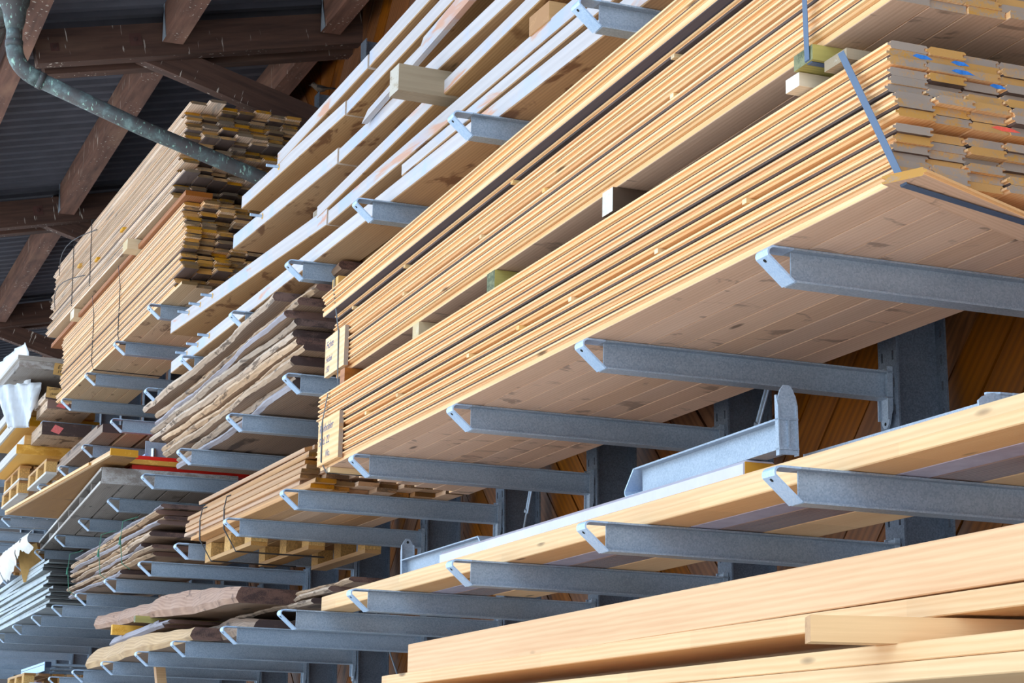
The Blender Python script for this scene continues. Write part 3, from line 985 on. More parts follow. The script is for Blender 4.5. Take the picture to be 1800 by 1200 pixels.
# ------------------------------------------------------------------ slabs with waney edges
def slab_mesh(name, L, W, T, seed, mats, amp=0.03, bend=0.02, n=54, taper=0.0, notch=0.0, uneven=0.3):
    r = random.Random(seed)
    ph = [r.uniform(0, 6.28) for _ in range(6)]
    v, fs, mi = [], [], []
    for i in range(n + 1):
        s = i / n
        x = (s - 0.5) * L
        w1 = amp * (0.6 * math.sin(3.1 * s + ph[0]) + 0.4 * math.sin(9.0 * s + ph[1]) + 0.25 * math.sin(23 * s + ph[2])) + 0.05 * amp * math.sin(61 * s + ph[3]) + r.gauss(0, amp * 0.06)
        zb = bend * (math.sin(2.6 * s + ph[3]) + 0.5 * math.sin(7 * s + ph[4])) * uneven
        tt = T * (1 + 0.12 * math.sin(5 * s + ph[5]))
        w1 += taper * (s - 0.5)
        under = 0.012 + 0.02 * (0.5 + 0.5 * math.sin(6 * s + ph[2])) + r.gauss(0, 0.0015)
        v += [(x, w1 + under, zb), (x, w1, zb + tt * 0.38 + r.gauss(0, T * 0.03)), (x, w1 + 0.005 + r.gauss(0, 0.0015), zb + tt * 0.75), (x, w1 + 0.02, zb + tt),
              (x, W + w1 * 0.3, zb + tt), (x, W + w1 * 0.3 + 0.01, zb)]
    for i in range(n):
        for k in range(6):
            k2 = (k + 1) % 6
            fs.append((6 * i + k, 6 * i + k2, 6 * i + 6 + k2, 6 * i + 6 + k))
            mi.append(0 if k < 3 else 1)
    fs += [(5, 4, 3, 2, 1, 0), tuple(6 * n + k for k in range(6))]
    mi += [1, 1]
    return MB().add(v, fs, mi).mesh(name, mats)


# main stack of dark slabs on the third row
zz = arm_top('M', 2.75) + 0.012
SL = [(-10.45, -13.6, 2.80, 0.046, 'slab_grey'), (-10.50, -13.65, 2.82, 0.044, 'bark_edge'), (-10.30, -13.75, 2.74, 0.046, 'bark_edge'), (-10.15, -13.85, 2.76, 0.042, 'bark_edge'),
      (-10.22, -13.7, 2.73, 0.046, 'bark_edge'), (-10.28, -14.05, 2.72, 0.044, 'bark_edge'), (-10.2, -14.0, 2.71, 0.044, 'bark_edge'), (-10.24, -13.95, 2.70, 0.04, 'slab_grey'),
      (-10.1, -13.9, 2.71, 0.044, 'bark_edge'), (-9.95, -13.8, 2.78, 0.044, 'bark_edge'), (-10.45, -14.25, 2.68, 0.05, 'bark_edge'), (-9.85, -12.6, 2.86, 0.044, 'slab_face')]
for i, (xa, xb, y, T, mt) in enumerate(SL):
    me = slab_mesh('waney_slab', xa - xb, 0.72 + rnd.random() * 0.2, T, 100 + i, [M[mt], M['slab_face']], amp=0.022, bend=0.012, uneven=0.25)
    tag(inst('waney_slab', me, None, ((xa + xb) / 2, y, zz), (-INC, 0, rnd.gauss(0, 0.006))),
        f'dark waney-edged plank, {ORD[i]} from the bottom of the slab stack beside the pine packs', 'plank', 'waney planks on the third row')
    zz += T + 0.005

# rough boards with green string on the second row
zz = arm_top('A', 2.70) + 0.012
for i in range(10):
    xa = -13.6 - rnd.random() * 0.5 + (0.25 if i > 5 else 0)
    xb = -17.2 - rnd.random() * 0.4
    if i == 0: xa = -14.9
    me = slab_mesh('rough_board', xa - xb, 0.45 + rnd.random() * 0.2, 0.03, 300 + i, [M['bark_edge'] if i % 3 else M['slab_grey'], M['slab_face']], amp=0.032, bend=0.03, uneven=0.1)
    tag(inst('rough_board', me, None, ((xa + xb) / 2, 2.68 + rnd.random() * 0.04, zz), (-INC, 0, rnd.gauss(0, 0.012))),
        f'rough grey brown board, {ORD[i]} from the bottom of the string tied stack at left', 'plank', 'string tied rough boards')
    zz += 0.036
for (x, dz) in ((-15.4, 0), (-14.5, 0), (-16.9, 0)):
    s = thing('string', f'thin green string around the rough board stack, {["middle", "right", "left"][[-15.4, -14.5, -16.9].index(x)]} one', 'string', (x, 2.62, 3.16), (0, 0, 0))
    part('cord', MB().tube([(0.05, 0.10, 0.36), (0, 0.0, 0.33), (-0.02, -0.01, 0.2), (0.02, 0.0, 0.02), (0.02, 0.06, -0.02)], 0.003, 5), M['string'], s)
    part('knot', MB().tube([(-0.02, -0.014, 0.22), (-0.015, -0.016, 0.16)], [0.004, 0.010], 6), M['string'], s)

# live-edge slabs on the lowest row
def big_slab(name, label, pts_top, y0, W, zbase, mats, loc_x, n_extra=0.0, yaw=0.0, tilt=0.0):
    """pts_top: list of (x, zbottom, ztop, yfront) along the length"""
    v, fs, mi = [], [], []
    r = random.Random(len(label))
    for (x, zb, zt, yf) in pts_top:
        v += [(x, yf + 0.02, zb), (x, yf, zb + (zt - zb) * 0.3), (x, yf + 0.012, zb + (zt - zb) * 0.72), (x, yf + 0.03, zt), (x, W, zt - 0.005), (x, W, zb)]
    n = len(pts_top) - 1
    for i in range(n):
        for k in range(6):
            k2 = (k + 1) % 6
            fs.append((6 * i + k, 6 * i + k2, 6 * i + 6 + k2, 6 * i + 6 + k))
            mi.append(0 if k < 3 else 1)
    fs += [(5, 4, 3, 2, 1, 0), tuple(6 * n + k for k in range(6))]
    mi += [1, 1]
    me = MB().add(v, fs, mi).mesh(name, mats)
    return tag(inst(name, me, None, (loc_x, y0, zbase), (-INC, tilt, yaw)), label, 'slab', 'live-edge slabs on the lowest row')


zB = arm_top('B', 2.72) + 0.003
def interp(tab, x):
    for (xa, va), (xb, vb) in zip(tab, tab[1:]):
        if xa <= x <= xb:
            return va + (vb - va) * (x - xa) / (xb - xa)
    return tab[-1][1] if x > tab[-1][0] else tab[0][1]


def profiled(x0, x1, n, top, bot, wav):
    out = []
    for k in range(n + 1):
        x = x0 + (x1 - x0) * k / n
        out.append((x - (x0 + x1) / 2, interp(bot, x), interp(top, x) + 0.004 * math.sin(9 * x), wav * math.sin(2.3 * x) + 0.25 * wav * math.sin(9.1 * x) + 0.1 * wav * math.sin(31 * x)))
    return out


top3 = [(-16.45, 0.10), (-16.2, 0.145), (-14.1, 0.13), (-12.55, 0.08)]
big_slab('live_edge_slab', 'thick tan live-edge slab lying lowest on the bare arms at bottom left', profiled(-16.45, -12.55, 24, top3, [(-20, 0)], 0.02), 2.71, 0.55, zB, [M['slab_tan'], M['slab_face']], -14.5)
big_slab('live_edge_slab', 'grey brown live-edge slab behind the near end of the tan slab', profiled(-13.5, -11.55, 16, [(-13.5, 0.11), (-12.3, 0.125), (-11.55, 0.06)], [(-20, 0)], 0.03), 2.90, 0.5, zB, [M['slab_face'], M['slab_face']], -12.52)
pts = [(-1.05, 0.0, 0.05, 0.0), (-1.0, 0.0, 0.068, 0.0), (0, 0, 0.068, 0.01), (0.70, 0, 0.068, 0.0), (0.71, 0, 0.05, 0.0), (0.92, 0, 0.05, 0.01), (0.93, 0.02, 0.05, 0.01), (1.05, 0.02, 0.048, 0.02)]
big_slab('live_edge_slab', 'grey notched slab lying between two bigger slabs at bottom left', pts, 2.765, 0.4, zB + 0.147, [M['slab_grey'], M['slab_face']], -14.65, tilt=-0.01)
top1 = [(-16.5, 2.95), (-15.5, 2.93), (-14.5, 2.885), (-14.2, 2.875), (-13.75, 2.90), (-13.2, 2.885), (-12.3, 2.825), (-11.55, 2.765)]
bot1 = [(-16.55, 2.845), (-14.3, 2.775), (-13.0, 2.715), (-11.5, 2.67)]
top1 = [(x, z - zB) for x, z in top1]
bot1 = [(x, z - zB) for x, z in bot1]
big_slab('live_edge_slab', 'big pinkish brown live-edge slab with a hump, topmost at bottom left', profiled(-16.5, -11.5, 34, top1, bot1, 0.03), 2.77, 0.62, zB, [M['slab_pink'], M['slab_face']], -14.0)
solid('bearer_block', MB().box(-0.03, 0.03, 0, 0.95, 0, 0.045), M['block_green'], 'yellowish bearer under the humped live-edge slab at bottom left', 'block', (-14.15, 2.665, zB + 0.218), (-INC, 0, 0.0))
solid('bearer_block', MB().box(-0.03, 0.03, 0, 0.3, 0, 0.075), M['yellow_board'], 'small yellow wedge at the left end between two live-edge slabs', 'block', (-15.25, 2.70, zB + 0.20), (-INC, 0, 0))
for i, x in enumerate((-12.05, -11.8, -11.5)):
    me = slab_mesh('rough_board', 1.6, 0.30, 0.03, 500 + i, [M['bark_edge'], M['slab_face']])
    tag(inst('rough_board', me, None, (x + 0.2, 3.05 + 0.05 * i, zB + 0.13 + 0.033 * i), (-INC, 0, 0)), f'short brown offcut board behind the tan slab, {ORD[i]} from below', 'plank', 'offcut boards on tan slab')

# ------------------------------------------------------------------ tied bundle of rough boards with its pallet (second row)
BA = thing('board_bundle', 'wire tied bundle of rough orange brown boards with a pallet bound underneath', 'board bundle', (-11.3, 2.745, arm_top('A', 2.745) + 0.001), (-INC, 0, 0.02))
variants = []
for k in range(6):
    wv_, tv = rnd.uniform(0.10, 0.135), 0.0235
    variants.append((MB().prism([(0.002, 0), (0, 0.004), (0.003, tv), (wv_ - 0.002, tv - 0.001), (wv_, 0.003), (wv_ - 0.004, 0)], -1.3, 1.3, 'x').mesh('rough_plank', M['rough_board']), wv_))
for ly in range(7):
    y = -0.02 + rnd.gauss(0, 0.008)
    ncl = 7
    for c in range(ncl):
        me, wv_ = variants[rnd.randrange(6)]
        inst('rough_plank', me, BA, (rnd.gauss(0.0, 0.07) + (0.12 if ly < 2 else 0) - 0.01 * ly, y, ly * 0.0245), (0, 0, rnd.gauss(0, 0.002)))
        y += wv_ + 0.003
for (y, z, rx) in ((-0.01, 0.1725, 0.12), (0.10, 0.180, 0.35), (0.16, 0.176, -0.3), (0.04, 0.205, 0.40), (0.24, 0.18, 0.9), (0.31, 0.18, 0.7), (0.13, 0.215, 0.2), (0.02, 0.232, 0.3), (0.08, 0.245, 0.1), (0.40, 0.175, 0.15)):
    inst('rough_plank', variants[rnd.randrange(6)][0], BA, (rnd.uniform(-0.05, 0.2), y, z), (rx, 0, rnd.gauss(0, 0.012)), (0.9, 1, 1))
for x in (-0.35, -0.95):
    part('wire', MB().tube([(x + 0.3, 0.42, 0.23), (x + 0.1, 0.12, 0.235), (x + 0.03, -0.03, 0.17), (x, -0.035, 0.1), (x, -0.03, -0.02), (x, 0.05, -0.15), (x, 0.6, -0.15)], 0.0045, 6), M['wire'], BA)


def pallet_part(parent, name='pallet'):
    deck = MB()
    pl = part(name, MB().box(-0.55, 0.55, 0, 0.1, -0.022, 0), M['pallet'], parent)
    for c in range(1, 7):
        part('deck_board', MB().box(-0.55, 0.55, 0, 0.1, -0.022, 0), M['pallet'], pl, (0, c * 0.117, 0))
    for ry in (0.0, 0.35, 0.70):
        for bx in (-0.48, 0.0, 0.48):
            part('spacer_block', MB().box(-0.072, 0.072, 0, 0.1, -0.118, -0.024), M['chipblock'], pl, (bx, ry, 0))
        part('runner', MB().box(-0.55, 0.55, 0, 0.1, -0.142, -0.1185), M['pallet'], pl, (0, ry, 0))
    return pl


pp = pallet_part(BA)
pp.location = (-0.58, 0.055, -0.003)

# ------------------------------------------------------------------ glued beams and wrapped timber on the lowest row
def beam(name, label, x0, x1, y0, y1, z0, z1, mats, cat='beam', c=0.003, mi=0, rot=None, group=None, bottom=0):
    h, w = z1 - z0, y1 - y0
    poly = [(c, 0), (0, c), (0, h - c), (c, h), (w - c, h), (w, h - c), (w, c), (w - c, 0)]
    ml = [mi] * 8
    ml[7] = bottom
    me = MB().prism(poly, -abs(x1 - x0) / 2, abs(x1 - x0) / 2, 'x', ml).mesh(name, mats)
    return tag(inst(name, me, None, ((x0 + x1) / 2, y0, z0), rot or (-INC, 0, 0)), label, cat, group)


GZ = lambda y: arm_top('B', y) + 0.002
gl = thing('glulam_beam', 'long pale glued spruce beam at the front of the lowest arm row', 'beam', (-6.2, 2.86, GZ(2.86)), (-INC, 0, 0))
part('lamella', MB().prism([(0.003, 0), (0, 0.003), (0, 0.0372), (0.155, 0.0372), (0.155, 0)], -3.84, 3.7, 'x'), M['glulam'], gl)
part('lamella', MB().prism([(0, 0), (0, 0.0345), (0.003, 0.0375), (0.152, 0.0375), (0.155, 0)], -3.84, 3.7, 'x'), M['glulam'], gl, (0, 0, 0.0374))
beam('wrapped_beam', 'lilac film wrapped beam lying flat behind the glued front beam', -9.4, -2.5, 3.02, 3.13, GZ(3.02), GZ(3.02) + 0.072, [M['film_under'], M['film_under']], group='beams on the lowest row')
beam('wrapped_beam', 'brown board with glossy film underneath, third piece in from the front', -9.0, -2.5, 3.135, 3.30, GZ(3.135), GZ(3.135) + 0.072, [M['film_over_wood'], M['film_over_wood']], group='beams on the lowest row')
beam('plain_board', 'plain brown board at the back of the lowest row of beams', -8.7, -2.5, 3.305, 3.52, GZ(3.305), GZ(3.305) + 0.072, [M['glulam'], M['raw_timber']], group='beams on the lowest row')
zL2 = GZ(3.01) + 0.0755
beam('wrapped_beam', 'white film wrapped beam lying on top of the glued beams', -8.6, -5.64, 3.005, 3.125, zL2, zL2 + 0.095, [M['film'], M['glulam']], c=0.012, mi=0, bottom=0)
ends = MB().box(0, 0.002, 0.006, 0.114, 0.006, 0.089)
wb = bpy.data.objects['wrapped_beam.002']
part('bare_end', ends, M['yellow_board'], wb, (1.48, 0, 0))
beam('plain_board', 'hidden board behind the white wrapped beam carrying loose arms', -9.9, -7.9, 3.15, 3.40, GZ(3.15) + 0.0735, GZ(3.15) + 0.145, [M['glulam'], M['glulam']])

beam('plain_board', 'thin hidden board behind the front beam under the loose arm lying sideways', -7.4, -3.2, 3.15, 3.40, GZ(3.15) + 0.0735, GZ(3.15) + 0.11, [M['glulam'], M['glulam']])

# stowed arms
a1 = loose_arm((-5.42, 3.055, zL2 + 0.0975), ((0, 1, 0), (1, 0, 0), (0, 0, -1)), 'loose galvanised arm lying upside down on the white wrapped beam')
a1.rotation_euler.z += -0.02
loose_arm((-9.66, 3.20, GZ(3.2) + 0.150), ((0, -1, 0), (-1, 0, 0), (0, 0, -1)), 'loose galvanised arm with upright bracket behind the left beam end')
loose_arm((-4.40, 3.27, GZ(3.25) + 0.152), ((0, 1, 0), (0, 0, 1), (1, 0, 0)), 'loose galvanised arm lying on its side behind the right front beam')

# ------------------------------------------------------------------ heavy beams at the bottom right
RXB = (-INC, 0, 0)
beam('planed_beam', 'tall planed pine beam topmost at bottom right', -2.0, -8.01, 2.66, 2.86, 2.106, 2.232, [M['beam_pine']] * 2, rot=(-INC, -0.0035, 0), group='heavy beams at bottom right')
beam('planed_beam', 'flat pale beam directly under the tall planed pine beam', -2.0, -8.35, 2.655, 2.86, 2.0535, 2.1045, [M['glulam']] * 2, group='heavy beams at bottom right')
beam('planed_beam', 'inner pale beam hidden behind the flat beam at bottom right', -2.0, -8.3, 2.865, 3.07, 2.050, 2.101, [M['glulam']] * 2, group='heavy beams at bottom right')
beam('planed_beam', 'inner tall beam hidden behind the topmost beam at bottom right', -2.0, -7.9, 2.865, 3.07, 2.103, 2.225, [M['beam_pine']] * 2, group='heavy beams at bottom right')
beam('planed_beam', 'pale beam under the crosswise bearer at bottom right, upper of two', -1.6, -9.0, 2.53, 2.75, 1.944, 1.988, [M['glulam']] * 2, group='heavy beams at bottom right')
beam('planed_beam', 'pale beam lowest of all at bottom right corner', -1.6, -9.2, 2.525, 2.75, 1.899, 1.9425, [M['glulam']] * 2, group='heavy beams at bottom right')
beam('planed_beam', 'inner pale beam behind the lowest beams at bottom right', -1.6, -9.2, 2.76, 3.0, 1.895, 1.983, [M['glulam']] * 2, group='heavy beams at bottom right')
d = math.atan2(0.364, 0.93)
solid('crosswise_bearer', MB().box(-0.045, 0.045, 0, 0.85, 0, 0.062), M['beam_orange'], 'orange brown crosswise bearer between the pale beams at bottom right', 'beam', (-4.13, 2.36, 1.992), (-INC, 0, -d), group='crosswise bearers')
solid('crosswise_bearer', MB().box(-0.045, 0.045, 0, 0.85, 0, 0.062), M['beam_orange'], 'orange brown crosswise bearer at the far left end of the heavy beams', 'beam', (-8.3, 2.60, 1.990), (-INC, 0, -d), group='crosswise bearers')
for k in range(0, 16):
    copy_tree(arm0, (CX[k], COL_Y, arm_top('G', COL_Y)), (-INC, 0, 0), f'galvanised rack arm, {ORD[k]} from the right in the bottom arm row')

# ------------------------------------------------------------------ formwork, plywood and red panels on the third row
FW = thing('formwork_deck', 'weathered grey hollow formwork panel with studs sticking out of third row', 'panel', (-17.0, 2.585, arm_top('M', 2.585) + 0.004), (-INC, 0, -0.055))
for c in range(6):
    part('deck_board', MB().box(-2.5, 2.5, 0, 0.155, 0, 0.02), M['grey_formwork'], FW, (0, 0.004 + c * 0.17, 0))
    part('deck_board', MB().box(-2.5, 2.5, 0, 0.155, 0.10, 0.12), M['grey_formwork'], FW, (0, 0.004 + c * 0.17, 0))
for x in (-2.47, -1.6, -0.75, 0.1, 0.95, 1.75, 2.45):
    part('stud', MB().box(-0.025, 0.025, 0, 1.0, 0.021, 0.099), M['grey_formwork'], FW, (x, 0.012, 0))
for z in (0.0, 0.1):
    part('edge_strip', MB().box(-2.5, 2.5, 0, 0.006, z, z + 0.02), M['grey_edge'], FW, (0, -0.004, 0))
part('end_board', MB().box(0, 0.02, 0, 1.0, 0, 0.12), M['grey_formwork'], FW, (2.501, 0.004, 0))

PLX = thing('plywood_sheet', 'used brown plywood panel with pale edge lying on the grey formwork panel', 'panel', (-15.9, 2.30, 3.905), (-INC, 0, 0.069))
part('plywood_sheet', MB().prism([(1.85, 0.022), (1.85, 0.2), (0.3, 0.3), (-1.85, 0.62), (-1.85, 0.022)], 0.0, 0.022, 'z'), M['ply_under'], PLX)
part('edge_board', MB().box(-1.85, 1.85, 0, 0.02, -0.004, 0.03), M['larch'], PLX)
part('edge_board', MB().box(-1.75, 1.3, -0.02, -0.002, 0.0, 0.02), M['pine'], PLX)
part('end_board', MB().box(0, 0.02, 0.0, 0.2, -0.004, 0.045), M['yellow_board'], PLX, (1.852, 0, 0))

def cross_bar(name, label, y0, y1, z0, z1, x, dx, mat, cat):
    return solid(name, MB().box(-dx, 0, 0, y1 - y0, 0, z1 - z0), mat, label, cat, (x, y0, z0), (-INC, 0, 0))


cross_bar('red_formwork', 'red lacquered steel panel end, upper one by the plywood', 2.70, 3.7, 3.957, 3.997, -14.6, 1.4, M['red_steel'], 'panel')
cross_bar('edged_formwork', 'brown edged wooden panel between two red panel ends', 2.62, 3.72, 3.921, 3.955, -14.5, 1.2, M['yellow_board'], 'panel')
cross_bar('red_formwork', 'red lacquered steel panel end, lower one under brown panel', 2.68, 3.7, 3.884, 3.918, -14.55, 1.5, M['red_steel'], 'panel')
sp = thing('steel_prop_head', 'small grey steel bracket plate with bright bolt above the red panel', 'bracket', (-14.9, 2.84, 3.998))
part('plate', MB().box(-0.006, 0, 0, 0.16, 0, 0.16), M['steel'], sp)
part('bolt', MB().tube([(0.02, 0.06, 0.02), (0.02, 0.06, 0.10)], 0.02, 12), M['chrome'], sp)
part('blue_bar', MB().tube([(-0.3, -0.05, 0.02), (0.0, 0.02, 0.06)], 0.012, 8), M['blue_metal'], sp)

# ------------------------------------------------------------------ profile sheets on the second row, far left
zz = arm_top('A', 2.65) + 0.01
me_sheet = None
for i in range(15):
    if me_sheet is None:
        mb = MB()
        mb.box(-2.4, 2.4, 0, 0.55, 0, 0.004)
        mb.box(-2.4, 2.4, -0.004, 0, 0, 0.025)
        mb.box(-2.4, 2.4, 0, 0.03, 0.021, 0.025)
        mb.box(2.402, 2.406, 0.004, 0.55, 0.004, 0.024, 1)
        me_sheet = mb.mesh('profile_sheet', [M['profile_sheet'], M['sheet_dark']])
    tag(inst('profile_sheet', me_sheet, None, (-20.35 + rnd.gauss(0, 0.1) - 0.03 * i, 2.64 + rnd.gauss(0, 0.012), zz), (-INC, 0, rnd.gauss(0, 0.008))),
        f'grey folded metal profile sheet, {ORD[i]} from the bottom of the pile at far left', 'metal sheet', 'profile sheets at far left')
    zz += 0.031

# torn paper hanging from a wrapped board stack
r = random.Random(5)
v, fs = [], []
nx, ny = 40, 12
for i in range(nx + 1):
    s_ = i / nx
    drop = 0.34 - 0.16 * s_ + 0.05 * math.sin(7 * s_) + 0.03 * math.sin(23 * s_)
    for k in range(ny + 1):
        q = k / ny
        y = -0.10 * math.sin(2.2 * q) + 0.02 * math.sin(11 * s_ + 3 * q) * q + 0.05 * q * q + r.gauss(0, 0.003)
        z = -drop * q + (r.gauss(0, 0.02) if k == ny else 0)
        v.append(((s_ - 0.5) * 2.3 + r.gauss(0, 0.004), y, z))
for i in range(nx):
    for k in range(ny):
        if (i in (9, 25) and k > 6) or (i == 32 and 3 < k < 7):
            continue
        a = i * (ny + 1) + k
        fs.append((a, a + 1, a + ny + 2, a + ny + 1))
WP = thing('wrapped_board_stack', 'board stack in torn white paper with brown end at left edge', 'lumber pack', (-20.55, 2.58, 3.765), (-INC, 0, 0))
part('torn_paper', MB().add(v, fs), M['paper'], WP, (0.9, -0.03, 0.13), smooth=True)
for k in range(3):
    part('board', MB().box(-0.9, 0.9, 0, 0.7, 0, 0.04), M['rough_board'], WP, (rnd.gauss(0, 0.03), -0.02 + rnd.gauss(0, 0.01), 0.004 + k * 0.042))
part('cardboard_flap', MB().box(0, 0.008, -0.06, 0.14, -0.28, 0.06), M['cardboard'], WP, (1.05, 0, 0.0), (0.3, 0.1, 0))

# ------------------------------------------------------------------ far left goods on the top two rows
def pallet(label, loc, rot=(0, 0, 0)):
    t = thing('wooden_pallet', label, 'pallet', loc, rot, group='pallets at far left')
    for c in range(6):
        part('deck_board', MB().box(-0.6, 0.6, 0, 0.11, 0.122, 0.144), M['pallet'], t, (0, c * 0.135, 0))
    for ry in (0.0, 0.34, 0.68):
        for bx in (-0.52, 0.0, 0.52):
            part('spacer_block', MB().box(-0.07, 0.07, 0, 0.1, 0.022, 0.122), M['chipblock'], t, (bx, ry, 0))
        part('runner', MB().box(-0.6, 0.6, 0, 0.1, 0, 0.022), M['grey_edge'], t, (0, ry, 0))
    return t


pallet('wooden pallet with bleached runners on the fourth row at left edge', (-20.6, 2.56, arm_top('E', 2.56) + 0.015), (-INC, 0, 0.01))
pallet('wooden pallet on the fourth row, behind the plywood panel corner', (-19.0, 2.60, arm_top('E', 2.6) + 0.006), (-INC, 0, 0.0))
pallet('wooden pallet on the third row at left edge below another pallet', (-22.25, 2.58, arm_top('M', 2.58) + 0.012), (-INC, 0, 0.0))
pallet('wooden pallet stacked second on the fourth row at left edge', (-20.6, 2.57, arm_top('E', 2.57) + 0.165), (-INC, 0, 0.0))
for i in range(5):
    pallet(f'wooden pallet with grey runners under the blue profile, {ORD[4 - i]} from the top', (-20.25, 2.66, arm_top('G', 2.66) + 0.008 + 0.1455 * i), (-INC, 0, 0.0))
# yellow formwork panels on the fourth and top rows
for i, (x, z, y) in enumerate(((-20.4, arm_top('F', 2.45) + 0.012, 2.45), (-20.5, arm_top('F', 2.42) + 0.135, 2.42), (-20.3, arm_top('F', 2.5) - 0.19, 2.52), (-20.3, arm_top('E', 2.5) + 0.33, 2.45))):
    t = thing('yellow_formwork', f'yellow wooden formwork panel at left edge, {["second", "topmost", "third", "lowest"][i]} of four', 'panel', (x, y, z), (-INC, 0, 0.0), group='yellow panels at left edge')
    part('panel_sheet', MB().box(-0.9, 0.9, 0.02, 0.8, 0.0, 0.03), M['yellow_board'], t)
    part('edge_rail', MB().box(-0.9, 0.9, 0, 0.02, 0, 0.09), M['grey_edge'], t)
    part('end_rail', MB().box(0, 0.03, 0, 0.8, 0, 0.09), M['yellow_board'], t, (0.902, 0, 0))
# dark boards with pink ends, cardboard signs, plastic
for i, (y, z, w, h) in enumerate(((2.62, 0.05, 0.42, 0.085), (2.60, 0.14, 0.5, 0.06), (2.66, 0.205, 0.4, 0.05), (2.58, -0.2, 0.46, 0.12))):
    t = thing('dark_plank', f'dark plank with pink painted end at far left, {["second", "third", "fourth", "lowest"][i]} from the bottom', 'plank', (-19.0, y, arm_top('F', y) + z), (-INC, 0, 0), group='pink marked planks')
    part('plank_body', MB().box(-0.35, 0.35, 0, w, 0, h), M['bark_edge'], t)
    part('pink_mark', MB().prism([(0.08, 0.3 * h), (0.16, 0.1 * h), (0.2, 0.6 * h), (0.12, 0.85 * h)], 0, 0.002, 'x'), M['pink_paint'], t, (0.351, 0, 0))
s1 = thing('cardboard_sign', 'brown cardboard sign reading ES 1910 stuck among dark planks', 'sign', (-18.52, 2.64, 5.335), (0, 0.1, 0.0))
part('card', MB().box(-0.004, 0, 0, 0.17, 0, 0.11), M['cardboard'], s1, (0, 0, 0), (-0.12, 0, 0))
hook_label(s1, (0.001, 0.04, 0.055), 'E S', 0.045, M['ink'], (math.pi / 2, 0, math.pi / 2))
hook_label(s1, (0.001, 0.035, 0.012), '1910', 0.045, M['ink'], (math.pi / 2, 0, math.pi / 2))
s2 = thing('cardboard_sign', 'long brown cardboard sign with handwriting below the smaller sign', 'sign', (-18.46, 2.575, 5.105), (0, 0, 0.0))
part('card', MB().box(-0.004, 0, 0, 0.40, 0, 0.10), M['cardboard'], s2, (0, 0, 0), (-0.10, 0, 0))
hook_label(s2, (0.001, 0.03, 0.065), 'Unten  NADEL', 0.034, M['ink'], (math.pi / 2, -0.10, math.pi / 2))
hook_label(s2, (0.001, 0.04, 0.018), '(5mm 6)', 0.032, M['ink'], (math.pi / 2, -0.10, math.pi / 2))
hook_label(s2, (0.001, 0.21, 0.002), 'SORTIERT', 0.03, M['ink'], (math.pi / 2, -0.10, math.pi / 2))


def cloth(name, label, W, H, loc, rot, mat, seed, cat, fold=0.03):
    r = random.Random(seed)
    nx, nz = 16, 14
    v, fs = [], []
    for i in range(nx + 1):
        for k in range(nz + 1):
            s, q = i / nx, k / nz
            x = (s - 0.5) * W * (0.6 + 0.4 * q)
            y = fold * math.sin(9 * s + 2 * q + seed) * (1.1 - q) + fold * 0.5 * math.sin(23 * s + 5 * q) + r.gauss(0, fold * 0.1)
            v.append((x, y, (q - 1) * H + r.gauss(0, 0.004)))
    for i in range(nx):
        for k in range(nz):
            a = i * (nz + 1) + k
            fs.append((a, a + 1, a + nz + 2, a + nz + 1))
    o = solid(name, MB().add(v, fs), mat, label, cat, loc, rot, smooth=True)
    sm = o.modifiers.new('thickness', 'SOLIDIFY')
    sm.thickness = 0.002
    return o


cloth('plastic_sheet', 'white plastic sheet draped over the far left stack under roof', 1.6, 0.62, (-19.9, 2.36, 5.74), (0.35, 0, 0.1), M['plastic'], 3, 'plastic sheet', 0.04)
cloth('plastic_sheet', 'crumpled milky plastic bag hanging before the yellow panels', 0.5, 0.42, (-19.25, 2.42, 5.36), (0.1, 0, 0.9), M['plastic'], 8, 'plastic sheet', 0.05)
gp = thing('grey_sheet', 'flat grey panel with pale edge on top of the far left stack', 'panel', (-19.6, 2.32, 5.50), (-INC, 0, 0.02))
part('panel_sheet', MB().box(-0.9, 0.9, 0, 0.85, 0, 0.035), M['grey_edge'], gp)
part('underlayer', MB().box(-0.86, 0.86, 0.02, 0.8, -0.07, -0.002), M['grey_formwork'], gp)
solid('steel_sheet', MB().box(-0.5, 0.5, 0, 0.012, 0, 0.3), M['steel'], 'grey sheet standing at the left edge behind the white plastic sheet', 'panel', (-22.6, 2.36, 5.55), (0, 0, 0))
# boards bridging the fourth row under the top packs
for i in range(5):
    beam('loose_board', f'loose brown board under the top left pack, {ORD[i]} from the front', -15.9, -18.3, 2.68 + i * 0.19, 2.84 + i * 0.19, arm_top('E', 2.68 + i * 0.19) + 0.004, arm_top('E', 2.68 + i * 0.19) + 0.075,
         [M['slab_face'] if i % 2 == 0 else M['rough_board']] * 2, cat='plank', group='loose boards under the top left pack')
for i in range(4):
    beam('stacked_board', f'pinkish worn board on the loose boards, {ORD[i]} from the front', -16.4, -18.6, 2.72 + i * 0.2, 2.90 + i * 0.2, arm_top('E', 2.72 + i * 0.2) + 0.078, arm_top('E', 2.72 + i * 0.2) + 0.15,
         [M['slab_face']] * 2, cat='plank', group='worn boards at left')

